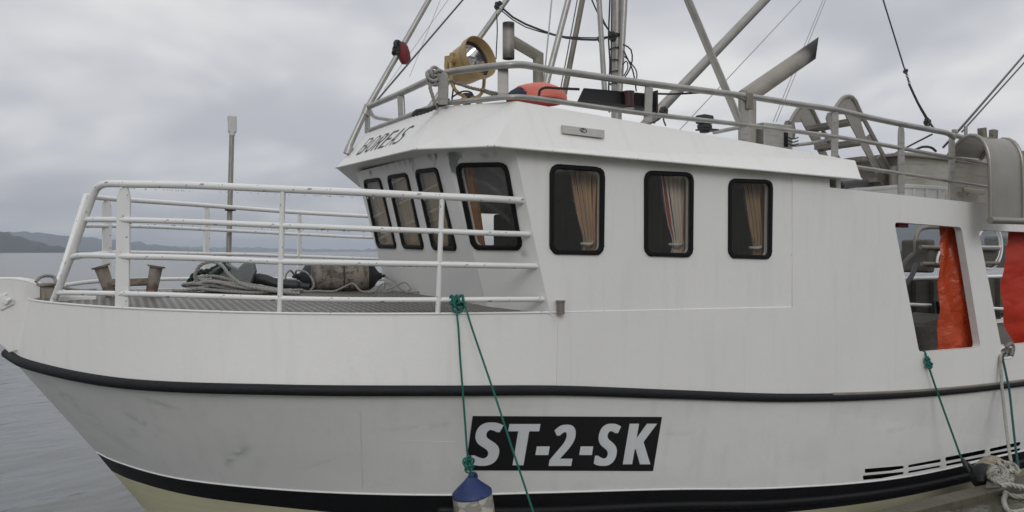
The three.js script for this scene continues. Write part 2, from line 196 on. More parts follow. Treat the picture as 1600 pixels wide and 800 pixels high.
// ---------------------------------------------------------------- materials
function mat(r, g, b, rough, o = {}) { const { maps, ...rest } = o; const m = new (rest.transmission !== undefined || rest.clearcoat !== undefined || rest.sheen !== undefined ? THREE.MeshPhysicalMaterial : THREE.MeshStandardMaterial)({ roughness: rough, metalness: 0, ...rest }); m.color.setRGB(r, g, b); return m; }
const M = {
  white: mat(.80, .795, .775, .40, { map: rep(T.paint, .42), bumpMap: rep(T.orange_peel, .9), bumpScale: .0016 }),
  hull: mat(.84, .835, .815, .40, { map: rep(T.hull, 1 / 12, 1), bumpMap: rep(T.orange_peel, .8), bumpScale: .002 }),
  rail: mat(.80, .80, .79, .38, { map: rep(T.chips, 1.6), bumpMap: rep(T.orange_peel, 4), bumpScale: .001 }),
  black: mat(.010, .010, .011, .5, { clearcoat: 0, specularIntensity: .5, map: rep(T.rubber, 1.2), bumpMap: rep(T.noise, 3), bumpScale: .002 }),
  rubber: mat(.014, .0145, .016, .6, { clearcoat: 0, specularIntensity: .5, map: rep(T.rubber, 2.2), bumpMap: rep(T.noise, 5), bumpScale: .003 }),
  gasket: mat(.008, .008, .009, .5, { clearcoat: 0, specularIntensity: .35, bumpMap: rep(T.noise, 9), bumpScale: .0015 }),
  tan: mat(.40, .32, .23, .8, { map: rep(T.slab, 2) }),
  blackpaint: mat(.010, .010, .011, .45, { bumpMap: rep(T.orange_peel, 2), bumpScale: .002 }),
  letters: mat(.72, .745, .76, .5, { map: rep(T.paint, 2) }),
  antifoul: mat(.74, .70, .47, .6, { map: rep(T.brush, .5), bumpMap: rep(T.noise, 1), bumpScale: .004 }),
  steel: mat(.40, .39, .37, .45, { metalness: .55, map: rep(T.galv, 2), bumpMap: rep(T.fine, 3), bumpScale: .0006 }),
  alu: mat(.46, .455, .44, .42, { metalness: .6, map: rep(T.galv, 1.5), bumpMap: rep(T.fine, 2), bumpScale: .0005 }),
  dullsteel: mat(.27, .25, .22, .55, { metalness: .35, map: rep(T.galv, 1), bumpMap: rep(T.noise, 2), bumpScale: .003 }),
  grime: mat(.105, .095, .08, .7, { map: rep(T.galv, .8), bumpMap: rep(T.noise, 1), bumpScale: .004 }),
  sheet: mat(.36, .335, .30, .36, { metalness: .7, map: rep(T.brush, 1.2), bumpMap: rep(T.fine, 2), bumpScale: .0004 }),
  rust: mat(1, 1, 1, .8, { map: rep(T.rust, 2.5), bumpMap: rep(T.noise, 8), bumpScale: .003 }),
  deck: mat(.55, .54, .52, .5, { metalness: .2, map: rep(T.tread_c, 1.35), bumpMap: rep(T.tread, 1.35), bumpScale: .003 }),
  glass: mat(1, 1, 1, .02, { transmission: 1, thickness: 0, ior: 1.5 }),
  drop: mat(.9, .92, .93, .05, { transmission: 1, thickness: .006, ior: 1.33 }),
  tinted: mat(.88, .87, .82, .02, { transmission: .965, thickness: 0, ior: 1.5 }),
  wood: mat(.26, .14, .07, .45, { map: rep(T.wood, 1.5) }),
  warmwood: mat(.36, .17, .07, .45, { map: rep(T.wood, 1.5) }),
  tanwood: mat(.30, .22, .155, .5, { map: rep(T.wood, 1) }),
  darkwood: mat(.21, .13, .08, .5, { map: rep(T.wood, 1) }),
  green: mat(.012, .14, .105, .8, { map: T.rope, bumpMap: T.rope, bumpScale: .003 }),
  greyrope: mat(.33, .32, .295, .85, { map: T.rope, bumpMap: T.rope, bumpScale: .005 }),
  tanrope: mat(.40, .385, .34, .85, { map: T.rope, bumpMap: T.rope, bumpScale: .006 }),
  darkrope: mat(.05, .05, .047, .85, { map: T.rope, bumpMap: T.rope, bumpScale: .003 }),
  wire: mat(.10, .10, .105, .5, { metalness: .5 }), palewire: mat(.42, .42, .43, .5, { metalness: .3 }),
  yellow: mat(.37, .265, .125, .42, { map: rep(T.paint, 3), bumpMap: rep(T.orange_peel, 5), bumpScale: .001 }),
  platesteel: mat(.44, .42, .375, .5, { metalness: .2, map: rep(T.galv, .9), bumpMap: rep(T.noise, 2), bumpScale: .002 }),
  chrome: mat(.85, .85, .86, .08, { metalness: 1 }),
  orange: mat(.50, .070, .022, .34, { bumpMap: rep(T.crumple, 1.7), bumpScale: .03 }),
  red: mat(.46, .026, .008, .55, { bumpMap: rep(T.crumple, 1.3), bumpScale: .008 }),
  coral: mat(.66, .17, .125, .6, { map: rep(T.paint, 3), bumpMap: rep(T.crumple, 4), bumpScale: .008 }),
  navy: mat(.018, .022, .045, .7, { bumpMap: rep(T.crumple, 4), bumpScale: .006 }),
  fender: mat(.56, .545, .50, .55, { map: rep(T.dirty, 2.4, 2.4), bumpMap: rep(T.noise, 4), bumpScale: .002 }),
  fender_old: mat(.27, .245, .215, .8, { map: rep(T.dirty, 3), bumpMap: rep(T.noise, 8), bumpScale: .006 }),
  blue: mat(.012, .030, .12, .5, { map: rep(T.rubber, 2), bumpMap: rep(T.noise, 5), bumpScale: .001 }),
  cloth: mat(.95, .74, .60, .9, { map: T.curtain }), cloth2: mat(1, .95, .92, .9, { map: T.curtain2 }), cloth3: mat(.74, .58, .44, .9, { map: T.curtain }),
  tarp: mat(.16, .16, .145, .85, { map: rep(T.slab, 2), bumpMap: rep(T.crumple, 3), bumpScale: .02 }),
  plastic: mat(.56, .56, .55, .5, { map: rep(T.paint, 2) }),
  redlamp: mat(.06, .005, .007, .2, { map: rep(T.noise, 1) }), dim: mat(.02, .02, .021, .55, { bumpMap: rep(T.noise, 4), bumpScale: .001 }),
  purple: mat(.16, .13, .21, .8, {}), net: mat(.03, .055, .035, .9, { bumpMap: rep(T.fine, 8), bumpScale: .004 }),
  castgrey: mat(.20, .22, .225, .55, { map: rep(T.galv, 3), bumpMap: rep(T.noise, 8), bumpScale: .002 }),
  bag: mat(.16, .012, .016, .45, { bumpMap: rep(T.crumple, 8), bumpScale: .006 }),
  dock: mat(.15, .145, .12, 1, { map: rep(T.concrete, .5), roughnessMap: rep(T.wet, .5), bumpMap: rep(T.noise, 1.5), bumpScale: .006 }),
  kerb: mat(.105, .10, .075, .6, { map: rep(T.wood, 1.2), bumpMap: rep(T.noise, 3), bumpScale: .006 }),
};

// ================================================================ SETTING
{ // water
  const g = new THREE.CircleGeometry(7500, 96); g.rotateX(-Math.PI / 2);
  const p = g.attributes.position, uv = g.attributes.uv; for (let i = 0; i < p.count; i++) uv.setXY(i, p.getX(i) / 20, p.getZ(i) / 20);
  const m = mat(.085, .095, .097, .19, { bumpMap: T.water, bumpScale: .075 }); const tw = rep(T.water, 1); tw.rotation = -YAW; m.bumpMap = tw;
  structure('water', g, m);
}
function hillRange(name, a0, a1, D, depth, height, m, cell = 5, rows = 10) {                // a strip of terrain seen between two bearings, rising from the shore
  const cols = Math.min(700, Math.max(24, Math.round((a1 - a0) * D / cell))), pos = [], uv = [], idx = [];
  for (let i = 0; i <= cols; i++) for (let j = 0; j <= rows; j++) {
    const a = mix(a0, a1, i / cols), f = j / rows, d = D + depth * f, x = EYE.x + d * (FWD.x * Math.cos(a) + RGT.x * Math.sin(a)), z = EYE.z + d * (FWD.z * Math.cos(a) + RGT.z * Math.sin(a));
    const rough = (big(x / (cell * 1.7) + 900, z / (cell * 1.7) + 900, 3, 7) - .5) * cell * 2.1 * smooth(0, .15, f), edge = smooth(0, .06, i / cols) * smooth(0, .06, 1 - i / cols);
    const y = j === 0 ? -.3 : Math.max(-.2, height(a) * Math.pow(smooth(0, 1, f * .95 + .02), .7) * (.8 + .4 * big(x / 160 + 500, z / 160 + 500, 3, 3)) * edge + rough * edge);
    pos.push(x, y, z); uv.push(x / 60, z / 60 + y / 30);
  }
  for (let i = 0; i < cols; i++) for (let j = 0; j < rows; j++) { const o = i * (rows + 1) + j, q = o + rows + 1; idx.push(o, q, o + 1, o + 1, q, q + 1); }
  const g = new THREE.BufferGeometry(); g.setAttribute('position', new THREE.Float32BufferAttribute(pos, 3)); g.setAttribute('uv', new THREE.Float32BufferAttribute(uv, 2)); g.setIndex(idx); g.computeVertexNormals();
  return structure(name, g, m);
}
const bearing = (px) => Math.atan((px - 800) / 1200);
{
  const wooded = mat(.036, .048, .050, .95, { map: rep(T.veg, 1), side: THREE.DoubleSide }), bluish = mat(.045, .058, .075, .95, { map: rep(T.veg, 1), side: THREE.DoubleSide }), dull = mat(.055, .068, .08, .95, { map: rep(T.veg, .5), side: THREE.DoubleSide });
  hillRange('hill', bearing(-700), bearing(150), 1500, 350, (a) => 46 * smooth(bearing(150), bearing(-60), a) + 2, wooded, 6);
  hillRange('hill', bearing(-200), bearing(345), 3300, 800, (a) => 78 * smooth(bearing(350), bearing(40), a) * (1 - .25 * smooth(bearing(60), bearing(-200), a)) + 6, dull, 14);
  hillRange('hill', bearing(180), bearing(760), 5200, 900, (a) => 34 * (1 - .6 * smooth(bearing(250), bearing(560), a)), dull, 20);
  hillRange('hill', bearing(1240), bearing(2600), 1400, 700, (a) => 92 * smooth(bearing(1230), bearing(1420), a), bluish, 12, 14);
  hillRange('shore', bearing(1220), bearing(2500), 150, 60, () => 1.5, mat(.055, .05, .035, .95, { map: rep(T.veg, 4) }), 2);
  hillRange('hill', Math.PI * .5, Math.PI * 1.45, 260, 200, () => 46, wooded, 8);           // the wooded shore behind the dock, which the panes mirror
  // scrub along the near right shore
  const leaf = new THREE.IcosahedronGeometry(1, 1), N = 900, inst = new THREE.InstancedMesh(leaf, mat(1, 1, 1, .95, { map: rep(T.veg, 2) }), N), o = new THREE.Object3D();
  for (let i = 0; i < N; i++) { const a = mix(bearing(1300), bearing(1900), rnd()), d = 156 + 40 * rnd(), s = .4 + .6 * rnd(); o.position.copy(EYE).addScaledVector(FWD, d * Math.cos(a)).addScaledVector(RGT, d * Math.sin(a)); o.position.y = .2 + .8 * (d - 156) / 40 + rnd() * .7; o.scale.set(s, s * (.7 + .8 * rnd()), s); o.rotation.set(rnd() * 3, rnd() * 3, 0); o.updateMatrix(); inst.setMatrixAt(i, o.matrix); const k = rnd(); inst.setColorAt(i, new THREE.Color().setRGB(mix(.035, .10, k), mix(.045, .075, k), mix(.03, .045, k))); }
  inst.name = 'scrub'; inst.userData = { label: 'green and brown scrub growing along the far shore seen through the side openings', category: 'scrub', kind: 'stuff' }; scene.add(inst);
}
const KERB = .30, DOCK = .25, DZ = 2.57;
{ // the floating dock the boat lies at
  const g = boxUV(new THREE.BoxGeometry(40, .7, 9).translate(8, DOCK - .35, DZ + 4.5)); structure('dock', g, M.dock);
  const t = thing('dock_kerb', 'wet greenish timber kerb running along the edge of the dock', 'kerb');
  for (let i = 0; i < 10; i++) part(t, 'plank', rbox(3.99, .09, .135, V(-8 + 4 * i, KERB - .045, DZ + .0675), .012), M.kerb);
  settle(t);
}

// ================================================================ THE BOAT
const boat = thing('fishing_boat', 'white steel fishing boat with a black rubbing strake moored at the dock', 'fishing boat');
// ---- hull level lines, bow to stern (port side)
const LV = {
  edge: [[-.45, 1.838, 0], [-.39, 1.836, .42], [.1, 1.82, 1.16], [.9, 1.797, 1.70], [1.73, 1.79, 2.08], [2.43, 1.78, 2.2]],
  rub: [[-.58, 1.46, 0], [-.42, 1.435, .47], [.1, 1.385, 1.2], [.9, 1.37, 1.77], [1.73, 1.35, 2.12], [2.43, 1.305, 2.2], [3.4, 1.195, 2.2], [4.4, 1.085, 2.2], [5.8, .99, 2.2], [7.6, .95, 2.2], [16.5, 1.0, 2.15]],
  top: [[-.05, .73, 0], [.08, .715, .3], [.42, .69, .82], [1.05, .675, 1.39], [1.8, .665, 1.85], [2.43, .63, 2.01], [3.4, .53, 2.08], [4.4, .40, 2.1], [5.8, .28, 2.1], [7.6, .285, 2.1], [16.5, .40, 2.0]],
  low: [[.05, .58, 0], [.17, .57, .27], [.5, .55, .76], [1.1, .53, 1.32], [1.85, .48, 1.79], [2.45, .42, 1.96], [3.4, .33, 2.04], [4.4, .2, 2.06], [5.8, .1, 2.06], [7.6, .1, 2.06], [16.5, .2, 1.95]],
  sea: [[.45, 0, 0], [.55, 0, .2], [.85, 0, .6], [1.4, 0, 1.1], [2.05, -.03, 1.55], [2.6, -.06, 1.75], [3.4, -.1, 1.85], [4.4, -.15, 1.9], [5.8, -.2, 1.9], [7.6, -.2, 1.9], [16.5, -.1, 1.8]],
  keel: [[.95, -.8, 0], [1, -.8, .1], [1.25, -.8, .3], [1.7, -.8, .6], [2.2, -.8, .95], [2.7, -.8, 1.15], [3.4, -.8, 1.3], [4.4, -.8, 1.4], [5.8, -.8, 1.4], [7.6, -.8, 1.4], [16.5, -.8, 1.3]],
};
const C = {}; for (const k in LV) { const c = new THREE.CatmullRomCurve3(LV[k].map((p) => V(...p)), false, 'centripetal'); C[k] = (t) => c.getPoint(clamp(t)); }
const EDGE_U = 5 / 10;                                                     // the deck edge curve ends at the sixth of eleven stations
const edgeAt = (u) => C.edge(u / EDGE_U);
const zAtX = (f, x, u1 = 1) => { let a = 0, b = u1; for (let i = 0; i < 40; i++) { const m = (a + b) / 2; f(m).x < x ? a = m : b = m; } return f((a + b) / 2); };
function hullPoint(x, y) {                                                // point of the port side plating between rubbing strake and boot top
  let lo = 0, hi = 1, q; for (let i = 0; i < 40; i++) { const u = (lo + hi) / 2, a = C.top(u), b = C.rub(u), v = (y - a.y) / (b.y - a.y); q = a.clone().lerp(b, v); q.x < x ? lo = u : hi = u; } return q;
}
const onHull = (px, py, off = 0) => { let z = 2.1, q; for (let i = 0; i < 12; i++) { q = P(px, py, z + off); z = hullPoint(q.x, q.y).z; } return P(px, py, z + off); };
const onEdge = (px, py, side, off) => { let z = side * 1.6, q; for (let i = 0; i < 14; i++) { q = P(px, py, z); const w = clamp(q.x, -.44, 2.43); z = side * (zAtX(C.edge, w).z - off); } return P(px, py, z); };   // over the deck edge

const both = (g) => merge([g, mirror(g)]);
const UA = .735, UB = .915;                                               // between these stations the port side is one panel, pierced by the freeing ports
const ports = [[[1351, 733.5], [1412.5, 728.5], [1412, 732.5], [1351.5, 738]], [[1348, 744], [1412.5, 738], [1411.5, 743.5], [1349, 749]], [[1419, 727.5], [1470.5, 718], [1470, 722.5], [1419.5, 732]], [[1419, 737], [1469.5, 728], [1468.5, 733], [1419.5, 741.5]], [[1477, 715.5], [1540, 703], [1539.5, 707.5], [1477.5, 720]], [[1478, 725.5], [1539.5, 713.5], [1539, 717.5], [1479.5, 730.5]], [[1546.5, 702], [1595, 691], [1594.5, 695], [1547, 705]], [[1547, 710], [1595, 701], [1594, 704.5], [1548, 715]]];
function piercedPanel() {
  const K = 20, uvOf = (x, y) => { const q = onHull(x, y); let lo = 0, hi = 1, v = 0; for (let i = 0; i < 40; i++) { const u = (lo + hi) / 2, a = C.top(u), b = C.rub(u); v = (q.y - a.y) / (b.y - a.y); a.lerp(b, v).x < q.x ? lo = u : hi = u; } return new THREE.Vector2(lo * K, Math.max(.012, v)); };
  const o = []; for (let i = 0; i <= 40; i++) o.push(new THREE.Vector2(mix(UA, UB, i / 40) * K, 0)); for (let i = 1; i < 6; i++) o.push(new THREE.Vector2(UB * K, i / 6)); for (let i = 40; i >= 0; i--) o.push(new THREE.Vector2(mix(UA, UB, i / 40) * K, 1)); for (let i = 5; i > 0; i--) o.push(new THREE.Vector2(UA * K, i / 6));
  const sh = new THREE.Shape(o); for (const p of ports) { const q = rounded(p.map(([x, y], i) => uvOf(x, y + (i < 2 ? -.9 : 1.3))), .02, 4); sh.holes.push(new THREE.Path(ccw(q).slice().reverse())); }
  const g = new THREE.ExtrudeGeometry(sh, { depth: .006, bevelEnabled: false }), p = g.attributes.position, uv = g.attributes.uv;
  for (let i = 0; i < p.count; i++) { const u = p.getX(i) / K, v = p.getY(i), z = p.getZ(i) - .006, q = C.top(u).lerp(C.rub(u), v); uv.setXY(i, q.x, q.y); p.setXYZ(i, q.x, q.y, q.z + z); }
  g.computeVertexNormals(); return g;
}
const hull = part(boat, 'hull', merge([strip(C.top, C.rub, 120, 6, false, 0, UA), strip(C.top, C.rub, 12, 6, false, UB, 1), piercedPanel(), mirror(strip(C.top, C.rub, 160, 6, false))]), M.hull);
part(hull, 'topside', both(strip(C.rub, (u) => edgeAt(u), 90, 3, false, 0, EDGE_U)), M.white);
part(hull, 'boot_stripe', both(strip(C.low, C.top, 160, 2, false)), M.black);
part(hull, 'underwater_hull', both(merge([strip(C.sea, C.low, 120, 2, false), strip(C.keel, C.sea, 120, 2, false)])), M.antifoul);
{ const f = (c, u0, u1, n, dz = 0) => { const o = []; for (let i = 0; i <= n; i++) { const q = c(mix(u0, u1, i / n)); q.z += dz; o.push(q); } return o; };
  const rb = tube(f(C.rub, 0, 1, 70, .006), .0315, { n: 14, step: .04 }); rb.scale(1, 1, 1); part(hull, 'rubbing_strake', both(rb), M.rubber);
  part(hull, 'steel_capping', tube(f(C.rub,   .735, 1, 30, .018).map((q) => q.add(V(0, .024, 0))), .014, { n: 12 }), M.dullsteel, 'grey steel capping over the aft rubbing strake');
  part(hull, 'weld_seam', tube(f(C.top, .005, 1, 80, .002), .006, { n: 6, step: .06 }), M.rail);
  part(hull, 'boot_bar', tube(f((u) => C.low(u).lerp(C.top(u), .42), .40, 1, 50, .01), .03, { n: 12 }), M.black, 'black half-round bar along the boot stripe');
  const d = (u) => edgeAt(u), lip = tube(f(d, .01, EDGE_U, 40, 0), .007, { n: 8, step: .04 }); part(hull, 'deck_lip', both(lip), M.rail);
}
{ // transom and inner bulwark of the working deck
  part(hull, 'transom', boxUV(new THREE.BoxGeometry(.05, 1.9, 4.3).translate(16.45, .7, 0)), M.white);
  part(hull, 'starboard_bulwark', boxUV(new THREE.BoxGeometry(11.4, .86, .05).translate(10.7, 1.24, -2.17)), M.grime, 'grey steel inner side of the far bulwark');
  part(hull, 'bulwark_rail', [rod(V(4.9, 1.69, -2.15), V(16.4, 1.69, -2.15), .028)], M.rail);
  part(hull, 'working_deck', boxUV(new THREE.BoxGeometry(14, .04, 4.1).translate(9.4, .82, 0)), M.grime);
}
// ---- foredeck, cambered, with raised tread pattern
{
  const N = 60, Mr = 24, pos = [], uv = [], idx = [];
  for (let i = 0; i <= N; i++) { const q = C.edge(mix(.02, 1, i / N)); for (let j = 0; j <= Mr; j++) { const s = mix(1, -1, j / Mr), z = q.z * s * .998; const y = q.y - .008 + .055 * (1 - s * s) * smooth(0, 1, q.z); pos.push(q.x, y, z); uv.push(q.x, z); } }
  for (let i = 0; i < N; i++) for (let j = 0; j < Mr; j++) { const o = i * (Mr + 1) + j, q = o + Mr + 1; idx.push(o, o + 1, q, o + 1, q + 1, q); }
  const g = new THREE.BufferGeometry(); g.setAttribute('position', new THREE.Float32BufferAttribute(pos, 3)); g.setAttribute('uv', new THREE.Float32BufferAttribute(uv, 2)); g.setIndex(idx); g.computeVertexNormals();
  if (g.attributes.normal.getY(200) < 0) { const a = g.index.array; for (let i = 0; i < a.length; i += 3) { const t = a[i]; a[i] = a[i + 1]; a[i + 1] = t; } g.computeVertexNormals(); }
  part(boat, 'foredeck', g, M.deck);
}
const deckY = (x, z) => { const q = zAtX(C.edge, clamp(x, -.44, 2.43)), s = clamp(z / Math.max(q.z, .05), -1, 1); return q.y - .008 + .055 * (1 - s * s) * smooth(0, 1, q.z); };
const onDeck = (px, py) => { let y = 1.84, q; for (let i = 0; i < 12; i++) { q = onY(px, py, y); y = deckY(q.x, q.z); } return onY(px, py, y); };

// ---- planes of the deckhouse
const SIDE = frame(V(0, 0, 2.2), V(0, 0, 1));
const c2t = P(805, 235, 2.2), c2b = P(858.5, 487, 2.2), c1t = P(697, 238, 1.69), tipt = P(562, 277, .1), tipb = P(607, 453, .1);
const FRONT = plane3(c1t, tipt, tipb), CHAM = plane3(c2t, c2b, c1t);
const meet = (A, B, y) => { // where two wall planes meet at height y
  const a1 = A.n.x, b1 = A.n.z, r1 = A.n.dot(A.p) - A.n.y * y, a2 = B.n.x, b2 = B.n.z, r2 = B.n.dot(B.p) - B.n.y * y, D = a1 * b2 - a2 * b1; return V((r1 * b2 - r2 * b1) / D, y, (a1 * r2 - a2 * r1) / D); };
const at = (A, y, z) => V((A.n.dot(A.p) - A.n.y * y - A.n.z * z) / A.n.x, y, z);
const YT = 2.80, YB = 1.77;
const fpx = (pl, list) => list.map(([x, y]) => pl.to2(onPlane(x, y, pl)));
const windowSpecs = {
  side: [[[858.5, 255.5], [944.5, 261.5], [943, 399], [858, 397.5]], [[1006, 266], [1083, 269.5], [1082, 402.5], [1006, 400.5]], [[1137.5, 278.5], [1206.5, 281], [1205, 405.5], [1137, 403.5]]],
  cham: [[[711, 254.5], [793, 253], [818.5, 391.5], [738.5, 390.5]]],
  front: [[[568.5, 280.5], [594.5, 277], [621, 388.5], [591, 387.5]], [[605.5, 274], [636.5, 269], [664, 390], [631, 388.5]], [[649, 265], [683.5, 260.5], [715.5, 392], [677, 390.5]]],
};
const openings = [[[1396, 347], [1501, 355], [1531, 543], [1435, 551]], [[1527.5, 359.5], [1690, 366], [1714, 526], [1563, 540.5]]];
const notch = [[1561, 543.5], [1582, 541.5], [1580, 559], [1562, 561]];
const house = node(boat, 'wheelhouse');
const rub2 = (x) => zAtX(C.rub, x).y;
function holesFor(pl, list, r, k = .014) { return list.map((w) => rounded(inset(fpx(pl, w), k), r)); }
{ // port side: one flat plate from rubbing strake to eave, openings cut through
  const o = []; for (let i = 0; i <= 40; i++) { const x = mix(2.43, 16.3, i / 40); o.push(new THREE.Vector2(x, rub2(x) - .01)); }
  const e = P(1295, 293, 2.2), f = P(1600, 325, 2.2);
  o.push(new THREE.Vector2(16.3, 1.7), new THREE.Vector2(10.98, 1.7), new THREE.Vector2(10.98, 2.5), new THREE.Vector2(f.x, f.y), new THREE.Vector2(e.x, e.y), new THREE.Vector2(e.x, YT - .02), new THREE.Vector2(c2t.x - (YT - c2t.y) * (c2b.x - c2t.x) / (c2t.y - c2b.y), YT), new THREE.Vector2(c2b.x + .002, c2b.y), new THREE.Vector2(2.43, 1.7));
  const sh = { ...SIDE };
  const holes = [...holesFor(SIDE, windowSpecs.side, .06), ...openings.map((w) => rounded(fpx(SIDE, w), .045)), rounded(fpx(SIDE, notch), .03)];
  part(house, 'side_wall', plate(SIDE, o, holes, .055), M.white);
  const pl2 = { ...SIDE }, ex = P(1237, 480, 2.2), lo = o.filter((q) => q.y < 1.5 && q.x > 2.42), d2 = [...lo, new THREE.Vector2(16.3, 1.7), new THREE.Vector2(10.98, 1.7), new THREE.Vector2(10.98, 2.5), new THREE.Vector2(f.x, f.y), new THREE.Vector2(e.x, e.y), new THREE.Vector2(e.x, 2.70), new THREE.Vector2(ex.x, 2.71), new THREE.Vector2(ex.x, ex.y), new THREE.Vector2(c2b.x + .06, 1.776), new THREE.Vector2(2.44, 1.70)];
  part(house, 'side_plating', plate(pl2, d2, [...openings.map((w) => rounded(fpx(SIDE, w), .045)), rounded(fpx(SIDE, notch), .03)], .008, .008), M.white);
}
{
  const a = meet(CHAM, SIDE, YT), b = meet(CHAM, SIDE, YB), c = meet(FRONT, CHAM, YB), d = meet(FRONT, CHAM, YT);
  const blots = (pl, list) => { const pts = list.map(([x, y, w, h, q]) => { const c = pl.to2(onPlane(x, y, pl)); return [c.x, c.y, w, h, q]; }); const t = tex(768, 768, (u, v) => { const x = (u - .5) * 3, y = (v - .5) * 3; let m = 0; for (const [cx, cy, w, h, q] of pts) { const e = ((x - cx) / w) ** 2 + ((y - cy) / h) ** 2; if (e < 4) m += q * Math.exp(-e) * smooth(.42, .62, fbm(u, v, 60, 40, 4, 181)); } m = Math.min(.7, m); const k = .94 + .06 * fbm(u, v, 6, 6, 5, 182); return [k * (1 - m), k * (1 - m * .98), k * (1 - .96 * m)]; }); t.repeat.set(1 / 3, 1 / 3); t.offset.set(.5, .5); const n = M.white.clone(); n.map = t; return n; };
  const frontPaint = blots(FRONT, [[600, 255, .1, .03, .5], [625, 248, .12, .05, .6], [640, 246, .05, .09, .7], [684, 247, .05, .12, .9], [668, 243, .1, .03, .6], [690, 300, .03, .1, .3], [579, 270, .03, .02, .7]]), cornerPaint = blots(CHAM, [[708, 247, .06, .1, .8], [705, 262, .04, .05, .8], [730, 244, .08, .03, .4], [818, 396, .03, .03, .4], [760, 243, .1, .02, .3]]);
  part(house, 'corner_wall', plate(CHAM, [a, b, c, d].map(CHAM.to2), holesFor(CHAM, windowSpecs.cham, .055), .05), cornerPaint);
  const t = at(FRONT, YT, .06), u = at(FRONT, YB, .06);
  part(house, 'front_wall', plate(FRONT, [d, c, u, t].map(FRONT.to2), holesFor(FRONT, windowSpecs.front, .045), .022), frontPaint);
  // far front facet and starboard side with their own panes
  const s0 = V(t.x + .62, YT, -1.3), s1 = V(u.x + .62, YB, -1.3), FAR = frame(t, u.clone().sub(t).cross(s0.clone().sub(t)).normalize()); if (FAR.n.x > 0) { FAR.n.negate(); }
  const F2 = frame(t, FAR.n), sb = frame(V(0, 0, -1.3), V(0, 0, -1)), rect = (x0, x1, y0, y1) => [[x0, y0], [x1, y0], [x1, y1], [x0, y1]].map(([x, y]) => sb.to2(V(x, y, -1.3)));
  part(house, 'far_front_wall', plate(F2, [t, u, s1, s0].map(F2.to2), [], .05), M.white);
  const holes = [rect(2.86, 3.1, 2.36, 2.66), rect(3.52, 4.02, 2.18, 2.56)].map((q) => rounded(q, .05));
  part(house, 'starboard_wall', plate(sb, [V(s0.x, YT, -1.3), V(5.0, YT, -1.3), V(5.0, YB, -1.3), V(s1.x, YB, -1.3)].map(sb.to2), holes, .05), M.white);
  part(house, 'aft_wall', boxUV(new THREE.BoxGeometry(.05, 1.9, 3.44).translate(5.02, 1.83, .42)), M.white);
  // lining, sole and furniture seen through the panes
  { const g = new THREE.ExtrudeGeometry(new THREE.Shape([[2.0, .1], [2.02, 1.58], [2.25, 2.08], [4.97, 2.08], [4.97, -1.2], [2.6, -1.2]].map((p) => new THREE.Vector2(...p))), { depth: .02, bevelEnabled: false }); g.rotateX(Math.PI / 2); g.translate(0, 2.74, 0); part(house, 'ceiling_lining', boxUV(g), M.wood); }
  part(house, 'cabin_sole', boxUV(new THREE.BoxGeometry(2.9, .03, 3.3).translate(3.55, 1.2, .44)), M.darkwood);
  part(house, 'aft_lining', boxUV(new THREE.BoxGeometry(.03, 1.5, 3.3).translate(4.96, 2.0, .44)), M.darkwood);
  part(house, 'partition', boxUV(new THREE.BoxGeometry(.05, 1.5, 1.55).translate(3.9, 1.98, 1.33)), M.darkwood);
  part(house, 'helm_console', [rbox(.4, .72, 1.8, V(2.56, 1.72, .5), .03), rbox(.46, .04, 1.86, V(2.55, 2.09, .5), .015)], M.warmwood);
  part(house, 'helm_screen', rbox(.06, .26, .36, V(2.62, 2.3, 1.2), .02), M.dim); part(house, 'helm_screen', rbox(.06, .22, .3, V(2.55, 2.27, .6), .02), M.dim);
  part(house, 'starboard_lining', plate(frame(V(0, 0, -1.24), V(0, 0, 1)), [[2.5, 1.3], [4.95, 1.3], [4.95, 2.72], [2.5, 2.72]].map(([x, y]) => new THREE.Vector2(x, y)), [[2.86, 3.1, 2.36, 2.66], [3.52, 4.02, 2.18, 2.56]].map(([a, b, c, d]) => rounded([[a, c], [b, c], [b, d], [a, d]].map(([x, y]) => new THREE.Vector2(x, y)), .05)), .012), M.tanwood);
  part(house, 'helm_seat', [rbox(.5, .12, .5, V(3.3, 1.75, .9), .05), rbox(.14, .75, .5, V(3.55, 2.1, .9), .06), rod(V(3.3, 1.2, .9), V(3.3, 1.7, .9), .05)], M.navy);
}
function buildWindow(pl, w, r, label) {
  const q = fpx(pl, w), n = 10, wob = rounded(q, r + .012, n).map((p, i) => p.clone().add(new THREE.Vector2((hash(i, 3, 5) - .5) * .004, (hash(i, 4, 6) - .5) * .004)));
  const win = part(boat, 'window', plate(pl, wob, [rounded(inset(q, .030), r * .7, n)], .03, .014, .006), M.gasket, label);
  const s = new THREE.Shape(rounded(inset(q, .025), r * .7, n)), g = new THREE.ShapeGeometry(s); g.translate(0, 0, .003); g.applyMatrix4(pl.m);
  part(win, 'pane', g, M.tinted);
  return win;
}
windowSpecs.side.forEach((w) => buildWindow(SIDE, w, .06));
windowSpecs.cham.forEach((w) => buildWindow(CHAM, w, .06));
windowSpecs.front.forEach((w) => buildWindow(FRONT, w, .045));
